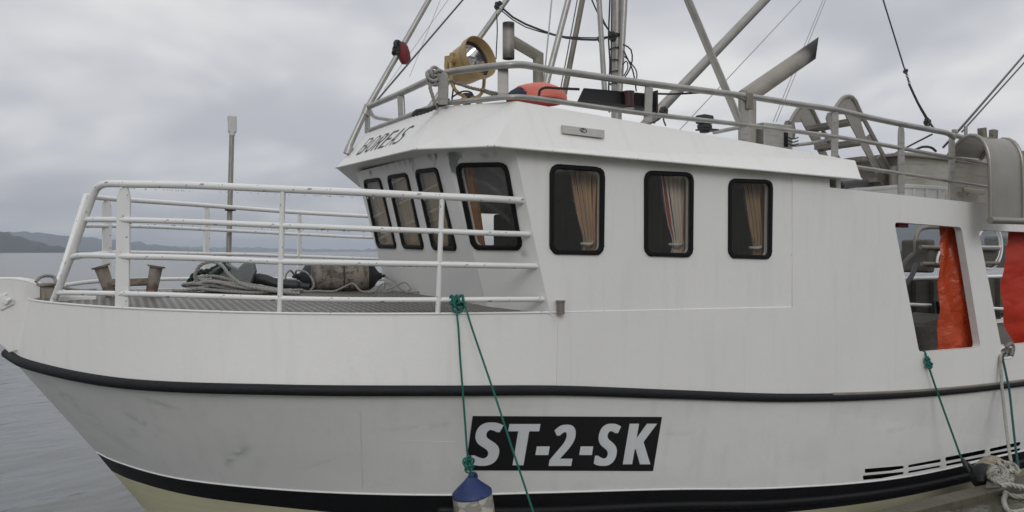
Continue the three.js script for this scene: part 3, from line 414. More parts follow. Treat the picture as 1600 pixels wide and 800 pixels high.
// ---- curtains tied back behind the side panes
function curtain(pts, tie, m) {                                              // rows of [y, left, right] in picture pixels
  const rows = 30, cols = 46, pos = [], uv = [], idx = [], L = pchip(pts.map((p) => [p[0], p[1]])), R = pchip(pts.map((p) => [p[0], p[2]])), y0 = pts[0][0], y1 = pts[pts.length - 1][0];
  for (let j = 0; j <= rows; j++) for (let i = 0; i <= cols; i++) { const y = mix(y0, y1, j / rows), s = i / cols, w = R(y) - L(y), a = P(L(y), y, 2.07).lerp(P(R(y), y, 2.07), s), k = clamp(w / 46); a.z += .022 * Math.sin(s * 2 * Math.PI * 6 + .6 * Math.sin(j * .13)) * mix(.55, 1, k) + .006 * Math.sin(s * 31 + j * .2); pos.push(a.x, a.y, a.z); uv.push(s * 1.15, a.y); }
  for (let j = 0; j < rows; j++) for (let i = 0; i < cols; i++) { const o = j * (cols + 1) + i, q = o + cols + 1; idx.push(o, q, o + 1, o + 1, q, q + 1); }
  const g = new THREE.BufferGeometry(); g.setAttribute('position', new THREE.Float32BufferAttribute(pos, 3)); g.setAttribute('uv', new THREE.Float32BufferAttribute(uv, 2)); g.setIndex(idx); g.computeVertexNormals();
  const c = part(boat, 'curtain', g, m);
  const a = P(tie[0] - 1, tie[2] + 1, 2.1), b = P(tie[1] + 1, tie[2] - 2, 2.1); part(c, 'curtain_tie', tube([a.clone().add(V(0, 0, -.03)), a.clone().lerp(b, .15).add(V(0, -.004, .012)), a.clone().lerp(b, .6).add(V(0, -.006, .014)), b.clone().add(V(0, 0, -.02))], .011, { n: 8 }), M.plastic);
}
curtain([[262, 888, 934], [300, 893, 934], [340, 901, 932], [379, 911, 930], [398, 908, 929]], [914, 928, 380], M.cloth);
curtain([[272, 1029, 1074], [310, 1034, 1073], [350, 1042, 1071], [380, 1050, 1069], [400, 1047, 1067]], [1052, 1067, 381], M.cloth2);
curtain([[282, 1158, 1196], [320, 1163, 1196], [360, 1171, 1195], [385, 1176, 1193], [403, 1175, 1191]], [1178, 1191, 386], M.cloth3);
for (const q of [[[566, 276], [597, 273], [625, 392], [590, 392]], [[603, 270], [631, 267], [641, 330], [641, 345], [652, 394], [628, 394]], [[646, 262], [672, 258], [692, 330], [694, 396], [675, 396]]]) part(house, 'window_blind', plate(FRONT, fpx(FRONT, q), [], .006, -.03), M.tan);
part(house, 'window_post', plate(CHAM, fpx(CHAM, [[716, 250], [726, 250], [746, 394], [735, 394]]), [], .03, -.055), M.warmwood);
// window reveals of warm wood aft of each curtain
part(house, 'window_post', [[944, 2.095], [1082, 2.095], [1205, 2.095]].map(([px, z]) => { const a = P(px - 9, 330, z); return rbox(.07, .62, .09, V(a.x + .02, 2.36, z), .006); }), M.warmwood);

// ---- roof with its raked visor
{
  const low = [V(1.66, 2.833, 0), P(648, 233, 1.62), P(773, 228, 2.28), P(1346, 280, 2.28)], top = [V(1.92, 3.14, 0), P(684, 167, 1.56), P(808, 158, 2.08), P(1336, 251, 2.10)];
  low[0] = P(525, 262, .0); top[0] = P(573, 207, .0);
  const lowR = [V(low[0].x + .62, 2.80, -1.4), V(low[3].x, low[3].y, -1.45)], topR = [V(top[0].x + .55, 3.08, -1.2), V(top[3].x, top[3].y + .02, -1.25)];
  const lo = [...low, lowR[1], lowR[0]], to = [...top, topR[1], topR[0]], tri = [], n = lo.length;
  const quad = (a, b, c, d) => { tri.push(a, b, c, a, c, d); };
  for (let i = 0; i < n; i++) { const k = (i + 1) % n; quad(lo[i], lo[k], to[k], to[i]); }
  const mid = (l) => l.reduce((s, p) => s.add(p), V(0, 0, 0)).multiplyScalar(1 / l.length), ct = mid(to).add(V(0, .03, 0)), cb = mid(lo);
  for (let i = 0; i < n; i++) { const k = (i + 1) % n; tri.push(to[i], to[k], ct, lo[k], lo[i], cb); }
  const g = new THREE.BufferGeometry(); g.setAttribute('position', new THREE.Float32BufferAttribute(tri.flatMap((p) => [p.x, p.y, p.z]), 3)); g.computeVertexNormals();
  const roof = part(boat, 'wheelhouse_roof', boxUV(g), M.white);
  part(roof, 'eave_lip', [tube([low[0], low[1]], .008, { n: 8 }), tube([low[1], low[2]], .008, { n: 8 }), tube([low[2], low[3]], .008, { n: 8 })], M.rail);
  scene.userData.roof = { low, top, to, ct };
}
const RF = scene.userData.roof; scene.userData = {};
const VIS = plane3(RF.low[0], RF.low[1], RF.top[1]), SLOPE = plane3(RF.low[2], RF.low[3], RF.top[2]);
const font = await new FontLoader().loadAsync('fonts/droid/droid_sans_bold.typeface.json'), thin = await new FontLoader().loadAsync('fonts/droid/droid_sans_regular.typeface.json');
function glyph(f, ch, map) {                                               // a letter laid over a surface by a map of the unit square
  let g = new THREE.ShapeGeometry(f.generateShapes(ch, 1), 10); g.computeBoundingBox(); const b = g.boundingBox, p = g.attributes.position;
  for (let i = 0; i < p.count; i++) { const q = map((p.getX(i) - b.min.x) / (b.max.x - b.min.x), (p.getY(i) - b.min.y) / (b.max.y - b.min.y)); p.setXYZ(i, q.x, q.y, q.z); }
  g.computeVertexNormals(); return boxUV(g);
}
{ // the name on the front of the visor
  const word = 'BOREAS', A = [555, 243], B = [622, 223.5], Cc = [652, 194.5], D = [577, 217], gl = [];
  [...word].forEach((ch, i) => { const u0 = i / 6 + .012, u1 = (i + 1) / 6 - .028; gl.push(glyph(thin, ch, (u, v) => { const s = mix(u0, u1, u), x = mix(mix(A[0], B[0], s), mix(D[0], Cc[0], s), v), y = mix(mix(A[1], B[1], s), mix(D[1], Cc[1], s), v); return onPlane(x, y, VIS).addScaledVector(VIS.n, .003); })); });
  part(boat, 'name_lettering', gl, M.blackpaint);
  const q = fpx(SLOPE, [[877, 196], [944, 204], [944, 216], [878, 208.5]]), pl = part(boat, 'builder_plate', plate(SLOPE, q, [], .004, .004), M.alu, 'narrow grey plate with a small round emblem');
  const c = SLOPE.to2(onPlane(911, 204.5, SLOPE)), ring = new THREE.TorusGeometry(.019, .0022, 6, 28); ring.scale(1.25, .85, 1); const bar = new THREE.TorusGeometry(.009, .002, 6, 16, 4.4); bar.translate(-.003, 0, 0); for (const r of [ring, bar]) { r.translate(c.x, c.y, .005); r.applyMatrix4(SLOPE.m); }
  part(pl, 'emblem', [ring, bar], M.dim);
}
{ // the registration on the port bow
  const A = [727, 735], B = [1020.5, 736], Cc = [1034.5, 651.5], D = [738.5, 650], pos = [], uv = [], idx = [], N = 30, K = 8;
  for (let i = 0; i <= N; i++) for (let j = 0; j <= K; j++) { const s = i / N, v = j / K, q = onHull(mix(mix(A[0], B[0], s), mix(D[0], Cc[0], s), v), mix(mix(A[1], B[1], s), mix(D[1], Cc[1], s), v), .004); pos.push(q.x, q.y, q.z); uv.push(q.x, q.y); }
  for (let i = 0; i < N; i++) for (let j = 0; j < K; j++) { const o = i * (K + 1) + j, q = o + K + 1; idx.push(o, q, o + 1, o + 1, q, q + 1); }
  const g = new THREE.BufferGeometry(); g.setAttribute('position', new THREE.Float32BufferAttribute(pos, 3)); g.setAttribute('uv', new THREE.Float32BufferAttribute(uv, 2)); g.setIndex(idx); g.computeVertexNormals();
  const board = part(boat, 'registration_panel', g, M.blackpaint, 'black panel with grey slanted registration letters');
  const gl = [], L = [['S', 734, 788, 660, 728], ['T', 785, 844.5, 662.5, 727], ['-', 836.5, 859, 697.5, 711], ['2', 857, 903.5, 663.5, 728], ['-', 905, 927, 697.5, 711], ['S', 927, 971.5, 662, 728], ['K', 973, 1027, 662, 725.5]];
  for (const [ch, x0, x1, y0, y1] of L) { const sh = (ch === '-' ? .16 : .17) * (y1 - y0), w = x1 - x0 - sh; for (const [k, dx] of [-1.9, 0, 1.9].entries()) gl.push(glyph(font, ch, (u, v) => onHull(x0 + (ch === '-' ? 0 : 1.9) + (w - (ch === '-' ? 0 : 3.8)) * u + sh * v + (ch === '-' ? 0 : dx), mix(y1, y0, v), .007 + k * .0012))); }
  part(board, 'registration_lettering', gl, M.letters);
}
{ // bow roller cheek running forward from the stem
  const BZ = .24, pl = frame(V(0, 0, BZ), V(0, 0, 1)), p2 = (x, y) => { const q = P(x, y, BZ); return new THREE.Vector2(q.x, q.y); };
  const o = [[64, 450], [52, 443], [38, 439], [20, 436.5], [0, 436.5], [-60, 439], [-110, 450], [-112, 505], [-60, 522], [0, 538], [14, 551], [40, 544], [66, 470]].map(([x, y]) => p2(x, y));
  const ck = part(boat, 'bow_roller_cheek', plate(pl, o, [], .03, 0, .006), M.white);
  part(boat, 'bow_roller_cheek', plate(frame(V(0, 0, -BZ + .03), V(0, 0, 1)), o, [], .03, 0, .006), M.white);
  part(ck, 'cheek_lip', tube([[66, 449], [52, 442.5], [38, 438.5], [20, 436], [0, 436], [-60, 438.5]].map(([x, y]) => P(x, y, BZ - .01)), .012, { n: 8 }), M.rail);
  const c = P(6, 471, BZ), w = rbox(.085, .085, .012, c.clone().add(V(0, 0, .006)), .004); w.translate(-c.x, -c.y, -c.z); w.rotateZ(.5); w.translate(c.x, c.y, c.z);
  part(ck, 'bolt', [w, rod(c.clone().add(V(.01, 0, .01)), c.clone().add(V(.01, 0, .035)), .016), rod(c.clone().add(V(.02, .005, .03)), c.clone().add(V(.045, .02, .03)), .01)], M.rail);
  const f = P(74, 458, .33); part(boat, 'fairlead_block', [rbox(.075, .11, .09, f.clone().add(V(0, -.002, 0)), .012, .2), rbox(.11, .02, .12, f.clone().add(V(0, .056, 0)), .006, .2)], M.rust, 'rusty brown block at the stem head');
  const s = P(122, 468, .62); part(boat, 'deck_bracket', [rbox(.22, .05, .02, s.clone(), .006, -.35), rbox(.22, .012, .06, s.clone().add(V(0, -.02, -.02)), .004, -.35)], M.rail);
  const v = P(876, 479, 2.228); part(boat, 'vent_pipe', [rod(V(v.x, 1.77, v.z), V(v.x, v.y + .03, v.z), .024), rod(V(v.x, v.y + .027, v.z), V(v.x, v.y + .037, v.z), .029)], M.dullsteel);
  // weld lines of the house plating
  part(hull, 'plating_weld', [tube([P(862, 488, 2.2), P(980, 485.5, 2.2), P(1110, 482.5, 2.2), P(1236, 480, 2.2)], .004, { n: 6 }), tube([P(1236, 480, 2.2), P(1237, 380, 2.2), P(1238, 277, 2.2)], .0035, { n: 6 }), tube([640, 660, 680, 700, 720, 740, 764].map((y, i) => onHull(562 + i * .6 + (i % 2) * .8, y, .001)), .0035, { n: 6 }), tube([575, 640, 700, 760, 820, 866].map((x) => onHull(x, 686 + (x - 575) * .033, -.0022)), .003, { n: 6 })], M.rail);
}
// ---- bow railings
const bend = (list, f) => list.map(([x, y]) => f(x, y));
function fin(base, top, w, t, dir) {                                       // flat bar post with a rounded head
  const L = top.y - base.y, s = new THREE.Shape(); s.moveTo(-w / 2, 0); s.lineTo(w / 2, 0); s.lineTo(w / 2, L * .82); s.quadraticCurveTo(w / 2, L * .97, 0, L); s.quadraticCurveTo(-w / 2, L * .97, -w / 2, L * .82); s.lineTo(-w / 2, 0);
  const g = new THREE.ExtrudeGeometry(s, { depth: t, bevelEnabled: true, bevelSize: .003, bevelThickness: .003, bevelSegments: 1 }); g.translate(0, 0, -t / 2); g.rotateY(dir); const d = top.clone().sub(base), sh = new THREE.Matrix4().set(1, d.x / L, 0, 0, 0, 1, 0, 0, 0, d.z / L, 1, 0, 0, 0, 0, 1); g.applyMatrix4(sh); g.translate(base.x, base.y, base.z); return g;
}
{
  const near = node(boat, 'bow_railing', 'near white tubular bow railing'), nf = (x, y) => onEdge(x, y, 1, .045), rr = .0195;
  const end = (x, y) => P(x, y, 2.17);
  part(near, 'rail', tube([...bend([[84, 470], [107, 412], [131, 345], [145.5, 306], [151, 294.5], [160, 288.5], [174, 287], [193, 287.5], [300, 289.5], [440, 295.5], [560, 300.5], [690, 307]], nf), end(760, 310), end(822, 314)], .0215, { step: .03 }), M.rail);
  part(near, 'rail', tube([...bend([[131, 343], [140, 343], [193, 343.5], [300, 346.5], [440, 352.5], [560, 357], [690, 361.5]], nf), end(760, 364), end(832, 366)], .0165, { step: .05 }), M.rail);
  part(near, 'rail', tube([...bend([[110, 402.5], [120, 399.5], [140, 399], [193, 400.5], [300, 403], [440, 409], [560, 411], [690, 413]], nf), end(760, 414.5), end(842, 416)], .0175, { step: .05 }), M.rail);
  part(near, 'rail', tube([...bend([[87, 457.5], [110, 457.5], [193, 459], [300, 462], [440, 466.5], [560, 468.5], [690, 468.5]], nf), end(760, 468), end(856, 467.5)], .0155, { step: .05 }), M.rail);
  const b1 = nf(191, 481), t1 = nf(194, 288); part(near, 'post', fin(b1, t1, .075, .012, -.5), M.rail, 'flat bar post with a rounded head');
  for (const [xb, yb, xt, yt] of [[437, 490, 442, 294], [684, 490, 691, 308]]) part(near, 'post', rod(nf(xb, yb), nf(xt, yt), .0155), M.rail);
  const drops = []; for (const [y0, y1, x0, x1, n, rad] of [[288.5, 307, 200, 690, 46, .0215], [345, 361.5, 200, 690, 34, .0165], [402, 413, 210, 690, 30, .0175], [460, 469, 210, 690, 26, .0155]]) for (let i = 0; i < n; i++) { const s = rnd(), q = nf(mix(x0, x1, s), mix(y0, y1, Math.pow(s, .9))); const g = new THREE.SphereGeometry(.0042, 8, 6); g.scale(1, 1.25, 1); g.translate(q.x, q.y - rad - .001, q.z); drops.push(g); }
  const dp = part(near, 'water_drops', drops, M.drop); dp.userData.kind = 'stuff';
  const far = node(boat, 'bow_railing', 'far white tubular bow railing'), ff = (x, y) => onEdge(x, y, -1, .045);
  const A = ff(134, 306), B = P(86, 459, -.36);
  part(far, 'rail', tube([B, B.clone().lerp(A, .35), B.clone().lerp(A, .7), A], .022, { step: .05 }), M.rail);
  part(far, 'rail', tube(bend([[134, 306], [167, 310], [230, 314.5], [323, 321], [400, 327], [468, 332], [540, 336], [620, 340]], ff), .0215, { step: .05 }), M.rail);
  part(far, 'rail', tube(bend([[128, 353], [167, 353], [240, 354.5], [323, 358.5], [400, 362.5], [468, 366], [540, 369.5], [620, 373]], ff), .0165, { step: .05 }), M.rail);
  part(far, 'rail', tube(bend([[112, 404], [160, 395.5], [240, 395], [323, 396.5], [400, 398], [468, 400.5], [540, 403], [620, 406]], ff), .0165, { step: .05 }), M.rail);
  part(far, 'rail', tube(bend([[100, 446], [140, 440.5], [200, 437.5], [300, 435.5], [400, 435], [500, 435.5], [620, 436.5]], ff), .0165, { step: .05 }), M.rail);
  for (const [x, yb, yt, w] of [[167, 446, 309.5, .072], [323, 441, 321, .06], [468, 440, 332, .05]]) part(far, 'post', fin(ff(x, yb), ff(x, yt), w, .012, .5), M.rail);
}
{ // deck pole with a box on top, clamped to the far railing
  const b = onEdge(357, 412, -1, -.02), z = b.z, t = P(362.5, 203, z); b.copy(P(356, 446, z));
  const p = part(boat, 'deck_pole', rod(b, t, .026, .024), M.steel, 'thin grey pole with a pale box at its head');
  const c = P(363, 194, z); part(p, 'pole_head', [rbox(.082, .17, .05, c, .015), rbox(.03, .06, .03, P(358, 186, z), .01), rod(P(362.5, 212, z), P(363, 203, z), .03)], M.plastic);
  part(p, 'clamp', [rbox(.1, .03, .06, P(360, 327, z + .01), .006)], M.dim);
}
{ // mooring bitts on the foredeck
  const L0 = onDeck(176, 463), R0 = onDeck(238, 466), zz = (L0.z + R0.z) / 2;
  const g = []; for (const [xb, xt] of [[175, 158], [235, 244]]) { const base = P(xb, 465, zz), top = P(xt, 418, zz), d = top.clone().sub(base).normalize(); g.push(rod(base, top, .034, .04, 20)); g.push(rod(top, top.clone().addScaledVector(d, .012), .052, .058, 20)); }
  g.push(rod(P(170, 442, zz), P(238, 440, zz), .026, .026, 18), rbox(.36, .012, .16, P(205, 466, zz), .004, -.1));
  part(boat, 'mooring_bitts', g, M.rust, 'rusty brown double bitts on the foredeck');
}
// ---- railing round the wheelhouse roof and aft
{
  const t = RF.top, vert = (a, b) => { const d = b.clone().sub(a); d.y = 0; return { p: a.clone().add(d.clone().normalize().cross(V(0, 1, 0)).multiplyScalar(.0)), n: V(-d.z, 0, d.x).normalize() }; };
  const A = vert(t[0], t[1]), B = vert(t[1], t[2]), S = { p: V(0, 0, 2.06), n: V(0, 0, 1) }, S2 = { p: V(0, 0, 2.165), n: V(0, 0, 1) };
  const q = (pl) => ([x, y]) => onPlane(x, y, pl), r = node(boat, 'roof_railing', 'low grey steel railing round the wheelhouse roof');
  const mid = (x, y) => { const k = smooth(1310, 1400, x); return P(x, y, mix(2.06, 2.165, k)); };
  part(r, 'rail', tube([...[[576, 167], [622, 147.5], [660, 130]].map(q(A)), ...[[692, 115.5], [715, 110.5], [750, 106]].map(q(B)), ...[[796, 101.5], [815, 101], [832, 103.5], [850, 107.5], [930, 119], [1015, 131], [1090, 140.5], [1178, 152], [1240, 162]].map(q(S)), mid(1307, 172), mid(1360, 184), mid(1408, 194), mid(1460, 204), mid(1484, 210), mid(1489, 216)], .023, { step: .04 }), M.alu);
  part(r, 'rail', tube([...[[578, 203.5], [630, 184], [676, 166.5]].map(q(A)), ...[[700, 161], [750, 156]].map(q(B)), ...[[800, 151.5], [830, 153], [860, 157], [1000, 176.5], [1161, 195]].map(q(S)), mid(1307, 214), mid(1375, 225.5), mid(1487, 246.5), mid(1552, 258)], .017, { step: .04 }), M.alu);
  part(r, 'rail', tube([mid(1340, 261), mid(1410, 271.5), mid(1487, 283.5), mid(1549, 293)], .015), M.alu);
  part(r, 'rail', tube([P(577, 170, -.02), P(584, 182, -.25), P(600, 186, -.5), P(640, 190, -1.0)], .016), M.alu);
  const bar = (pl, x0, y0, x1, y1, w, d) => part(r, 'post', fin(onPlane(x1, y1, pl), onPlane(x0, y0, pl), w, .012, d), M.alu);
  bar(A, 574.5, 166, 574, 207, .055, -1.3); bar(A, 626, 146, 628, 185, .06, -1.2); bar(A, 693, 114, 692, 163, .065, -.9); bar(B, 786, 101, 786, 155, .06, -.6);
  for (const [x0, y0, x1, y1, pl] of [[1014, 129, 1012, 190, S], [1165, 149, 1164, 217, S], [1305, 171, 1304, 244, S], [1408, 193, 1408, 307, S2], [1487, 209, 1487, 317, S2]]) bar(pl, x0, y0 + 1, x1, y1, .05, -.3);
  part(r, 'roof_edge_bar', tube([P(1116, 207, 1.5), P(1152, 200, 1.5), P(1165, 199, 1.5)], .016), M.alu); part(r, 'roof_edge_bar', tube([P(1240, 227, 1.3), P(1272, 223, 1.2), P(1300, 217, 1.1)], .016), M.alu);
}
// ---- searchlight
{
  const c = P(731, 100, 1.1), ax = RGT.clone().multiplyScalar(.70).addScaledVector(FWD, -.64).add(V(0, .24, 0)).normalize(), R = pr(c, 31), s = node(boat, 'searchlight', 'mustard yellow searchlight on the wheelhouse roof');
  part(s, 'barrel', [lathe([[.001, -R * 1.05], [R * .5, -R * 1.02], [R * .8, -R * .9], [R * .86, -R * .72], [R * .93, -R * .3], [R * .98, R * .45], [R * 1.0, R * .6], [R * 1.08, R * .62], [R * 1.08, R * .95], [R * 1.02, R * .95], [R * 1.0, R * .5], [R * .95, R * .4]], c, ax)], M.yellow);
  part(s, 'bezel', lathe([[R * .99, R * .46], [R * .93, R * .5], [R * .86, R * .44], [R * .86, R * .36]], c, ax), M.dim);
  part(s, 'reflector', lathe([[R * .87, R * .38], [R * .74, -R * .0], [R * .5, -R * .4], [R * .25, -R * .56], [.001, -R * .6]], c, ax), M.chrome);
  part(s, 'lens', lathe([[R * .87, R * .42], [R * .6, R * .46], [.001, R * .48]], c, ax), M.glass);
  part(s, 'bulb', [rod(c.clone().addScaledVector(ax, -R * .5), c.clone().addScaledVector(ax, R * .05), R * .1), lathe([[.001, R * .2], [R * .14, R * .1], [R * .14, -R * .02], [.001, -R * .05]], c, ax, 16)], M.plastic);
  const side = ax.clone().cross(V(0, 1, 0)).normalize(), base = V(c.x, 3.08, c.z), bz = base.clone();
  const arm = (k) => tube([c.clone().addScaledVector(side, k * R * 1.16), c.clone().addScaledVector(side, k * R * 1.18).add(V(0, -R * .5, 0)), c.clone().addScaledVector(side, k * R * 1.05).add(V(0, -R * 1.25, 0)), c.clone().addScaledVector(side, k * R * .6).add(V(0, -R * 1.6, 0)), V(c.x, c.y - R * 1.66, c.z)], .013, { n: 10 });
  part(s, 'yoke', [arm(1), arm(-1), rod(c.clone().addScaledVector(side, R * .9), c.clone().addScaledVector(side, R * 1.25), .025), rod(c.clone().addScaledVector(side, -R * 1.25), c.clone().addScaledVector(side, -R * .9), .025)], M.yellow);
  const leg = (x, y, z) => tube([V(c.x, c.y - R * 1.55, c.z), V(c.x + x * .5, mix(c.y - R * 1.6, 3.1, .6), c.z + z * .5), V(c.x + x, 3.06, c.z + z)], .015, { n: 10 });
  part(s, 'stand', [leg(-.28, 0, .12), leg(.26, 0, .18), leg(.0, 0, -.2)], M.yellow);
  part(s, 'pedestal', [rod(V(c.x, 3.05, c.z), V(c.x, c.y - R * 1.5, c.z), .022), rod(V(c.x, c.y - R * 1.66, c.z), V(c.x, c.y - R * 1.5, c.z), .04)], M.dim);
  const bk = c.clone().addScaledVector(ax, -R * .55).addScaledVector(side, 0);
  const toward = side.clone().multiplyScalar(side.dot(EYE.clone().sub(c)) > 0 ? 1 : -1);
  part(s, 'bracket', [-.55, -.15].map((k) => { const o = c.clone().addScaledVector(ax, R * k).addScaledVector(toward, R * .93); return rbox(.03, R * 1.1, .03, o.add(V(0, -R * .1, 0)), .005, .5); }).concat([rbox(.06, .03, .05, c.clone().addScaledVector(ax, -R * .85).add(V(0, R * .72, 0)), .008)]), M.yellow);
  part(s, 'cable', [tube([c.clone().addScaledVector(ax, -R * .9).add(V(0, -R * .5, 0)), P(708, 140, 1.15), P(706, 158, 1.15)], .006), tube([P(706, 152, 1.15), P(722, 143, 1.15), P(738, 146, 1.1), P(742, 158, 1.1)], .006)], M.dim);
}
// ---- mast, struts, derricks and stays (all led on to where they meet the mast, over the frame)
{
  const wire = (name, list, r, m, label) => part(boat, name, tube(list, r, { n: 8, step: .15 }), m, label), on = (a, b, k) => b.clone().addScaledVector(b.clone().sub(a), k);
  const mb = P(963, 182, 0), foot = V(mb.x, 2.9, 0), head = V(mb.x + .02, 8.3, 0), mast = part(boat, 'mast', rod(foot, head, pr(mb, 8.5), pr(mb, 6.5), 20), M.steel, 'grey steel mast behind the wheelhouse roof');
  const A = P(936, 0, .25), A2 = P(946, 165, .25), B = P(976, 0, .1), B2 = P(968, 150, .1);
  part(mast, 'mast_pipe', [rod(A2, on(A2, A, .9), pr(A, 4.2))], M.alu); part(mast, 'mast_pipe', [rod(B2, on(B2, B, .9), pr(B, 4.6))], M.alu);
  part(mast, 'mast_band', [56, 76, 96, 112, 132].map((y, i) => { const c = P(962, y, 0), r = pr(c, 9.6 - i * .2), g = new THREE.TorusGeometry(r, i ? .006 : .014, 6, 24); g.rotateX(Math.PI / 2); g.rotateZ(i ? .12 * (i % 2 ? 1 : -1) : 0); g.translate(c.x, c.y, c.z); return g; }), M.dim);
  part(mast, 'mast_cable', [tube([P(953, 0, .1), P(951, 60, .1), P(953, 100, .1), P(951, 140, .1), P(952, 175, .1)], .008), tube([P(956, -5, .1), P(955, 60, .1), P(955, 120, .1)], .006)], M.dim);
  part(mast, 'mast_cable', [tube([P(974, 70, .2), P(985, 76, .2), P(988, 92, .2), P(983, 110, .2), P(976, 121, .2)], .007), tube([P(976, 88, .2), P(986, 99, .2), P(994, 110, .2), P(995, 122, .2), P(992, 128, .2)], .006), tube([P(975, 80, .2), P(981, 93, .2), P(988, 108, .2), P(992, 126, .2), P(994, 142, .2)], .007), tube([P(973, 101, .2), P(979, 95, .2), P(981, 106, .2), P(975, 118, .2)], .006)], M.dim);
  const strut = (x0, y0, x1, y1, z, w, m, name = 'mast_strut', k = .7, down = 0) => { const a = P(x1, y1, z), b = P(x0, y0, z), r = pr(a, w / 2); return part(boat, name, rod(on(b, a, down), on(a, b, k), r, r), m); };
  strut(888, 0, 847, 157, .7, 10, M.alu); strut(910, 0, 879, 160, -.4, 9, M.dullsteel);
  // forward stay tube with its foot on the visor, and the second one behind the searchlight
  const s0 = P(543, 235, .06), s1 = P(572, 172, .04), s2 = P(670, 0, 0); part(boat, 'fore_stay', [rod(s0, s1, pr(s1, 5), pr(s1, 4.5)), rod(s1, on(s1, s2, .9), pr(s1, 4.6), pr(s2, 4)), rod(s0.clone().add(V(0, -.03, 0)), s0.clone().add(V(.02, .03, 0)), .037, .03), rod(s1.clone().add(V(-.01, -.04, 0)), s1.clone().add(V(.02, .04, 0)), .033)], M.alu, 'grey tube stay from the visor up to the masthead');
  strut(783, 12, 664, 178, -.5, 9, M.alu, 'fore_strut', .8);
  wire('stay_wire', [P(588, 158, .2), P(723, 0, .2), on(P(588, 158, .2), P(723, 0, .2), .6)], .0075, M.wire);
  wire('antenna_wire', [P(600, 140, -.6), on(P(600, 140, -.6), P(700, 0, -.6), .5)], .0028, M.palewire);
  wire('antenna_wire', [P(640, 120, -1), on(P(640, 120, -1), P(688, 0, -1), .5)], .0028, M.palewire);
  wire('antenna_wire', [P(850, 126, .2), on(P(850, 126, .2), P(862, 0, .2), .5)], .007, M.palewire);
  wire('antenna_wire', [P(874, 150, -.1), on(P(874, 150, -.1), P(902, 0, -.1), .5)], .006, M.wire);
  wire('stay_rope', [P(784, 12, -.5), P(806, 30, -.45), P(853, 50, -.3), P(881, 58.5, -.2), P(937, 62, 0), P(953, 58, .05)], .0105, M.darkrope);
  wire('stay_rope', [P(784, 17, -.5), P(812, 38, -.45), P(853, 52, -.3), P(881, 57, -.2), P(937, 59, 0), P(953, 57, .05)], .006, M.darkrope);
  wire('stay_rope', [P(953, 50, .12), P(938, 28, .1), P(922, -6, .1)], .007, M.darkrope); wire('stay_rope', [P(956, 55, .12), P(942, 30, .1), P(930, -6, .1)], .006, M.darkrope);
  wire('hanging_cord', [P(776, 22, -.45), P(777, 45, -.45), P(776, 70, -.45), P(775, 92, -.45)], .006, M.darkrope);
  part(boat, 'rope_lashing', [new THREE.TorusKnotGeometry(.03, .012, 60, 6, 3, 5).translate(...P(780, 10, -.5).toArray()), new THREE.TorusKnotGeometry(.022, .009, 50, 6, 3, 4).translate(...P(939, 61, .1).toArray()), new THREE.TorusKnotGeometry(.03, .01, 50, 6, 2, 5).translate(...P(957, 57, .12).toArray())], M.darkrope);
  strut(1195, 0, 1000, 202, .4, 14.5, M.steel, 'derrick', .6); strut(1075, 0, 1166, 215, 1.5, 11.5, M.alu, 'mast_strut', .7);
  wire('stay_wire', [P(1022, 192, .9), P(1037, 175, .8), on(P(1037, 175, .8), P(1203, 0, .8), .5)], .009, M.wire);
  part(boat, 'rope_lashing', [new THREE.TorusKnotGeometry(.025, .011, 50, 6, 3, 5).translate(...P(1037, 174, .85).toArray()), tube([P(1037, 176, .85), P(1030, 186, .9), P(1018, 192, .9)], .008), tube([P(1037, 176, .85), P(1037, 188, .9), P(1040, 196, .9)], .007)], M.darkrope);
  wire('stay_wire', [P(1060, 205, .2), on(P(1060, 205, .2), P(1252, 0, .2), .4)], .0052, M.palewire);
  wire('antenna_wire', [P(1208, 190, .6), on(P(1208, 190, .6), P(1286, 0, .6), .4)], .004, M.palewire); wire('antenna_wire', [P(1213, 190, .6), on(P(1213, 190, .6), P(1290, 0, .6), .4)], .004, M.palewire);
  // aft stay with its turnbuckle
  const z = .9; wire('stay_wire', [on(P(1414, 110, z), P(1380, 0, z), .5), P(1414, 110, z)], .008, M.wire);
  part(boat, 'shackle_chain', [...[0, 1, 2, 3].map((i) => { const c = P(1415.5 + i * 1.7, 113 + i * 5.5, z), g = new THREE.TorusGeometry(.014, .0055, 6, 14); g.scale(.75, 1.35, 1); g.rotateY(i % 2 ? 1.5 : .1); g.rotateZ(.25); g.translate(c.x, c.y, c.z); return g; }), new THREE.TorusKnotGeometry(.018, .009, 40, 6, 2, 3).translate(...P(1415, 111, z).toArray())], M.wire);
  wire('stay_rope', [P(1421, 132, z), P(1434, 160, z), P(1447, 182, z), P(1457, 198, z + .1), P(1464, 205, z + .3)], .011, M.darkrope); wire('stay_rope', [P(1420, 132, z), P(1436, 166, z), P(1449, 189, z), P(1450, 198, z + .2)], .008, M.darkrope);
  part(boat, 'rope_lashing', [new THREE.TorusKnotGeometry(.028, .012, 60, 6, 3, 5).translate(...P(1449, 191, z).toArray())], M.darkrope);
  wire('stay_wire', [P(1386, 246, .6), P(1456, 210, 1.2)], .010, M.wire);
  wire('stay_wire', [P(1474, 230, 1.7), P(1497, 205, 1.9), on(P(1497, 205, 1.9), P(1600, 86, 1.6), .3)], .011, M.wire); wire('stay_wire', [P(1503, 206, 1.9), on(P(1503, 206, 1.9), P(1600, 98, 1.6), .3)], .008, M.wire);
}
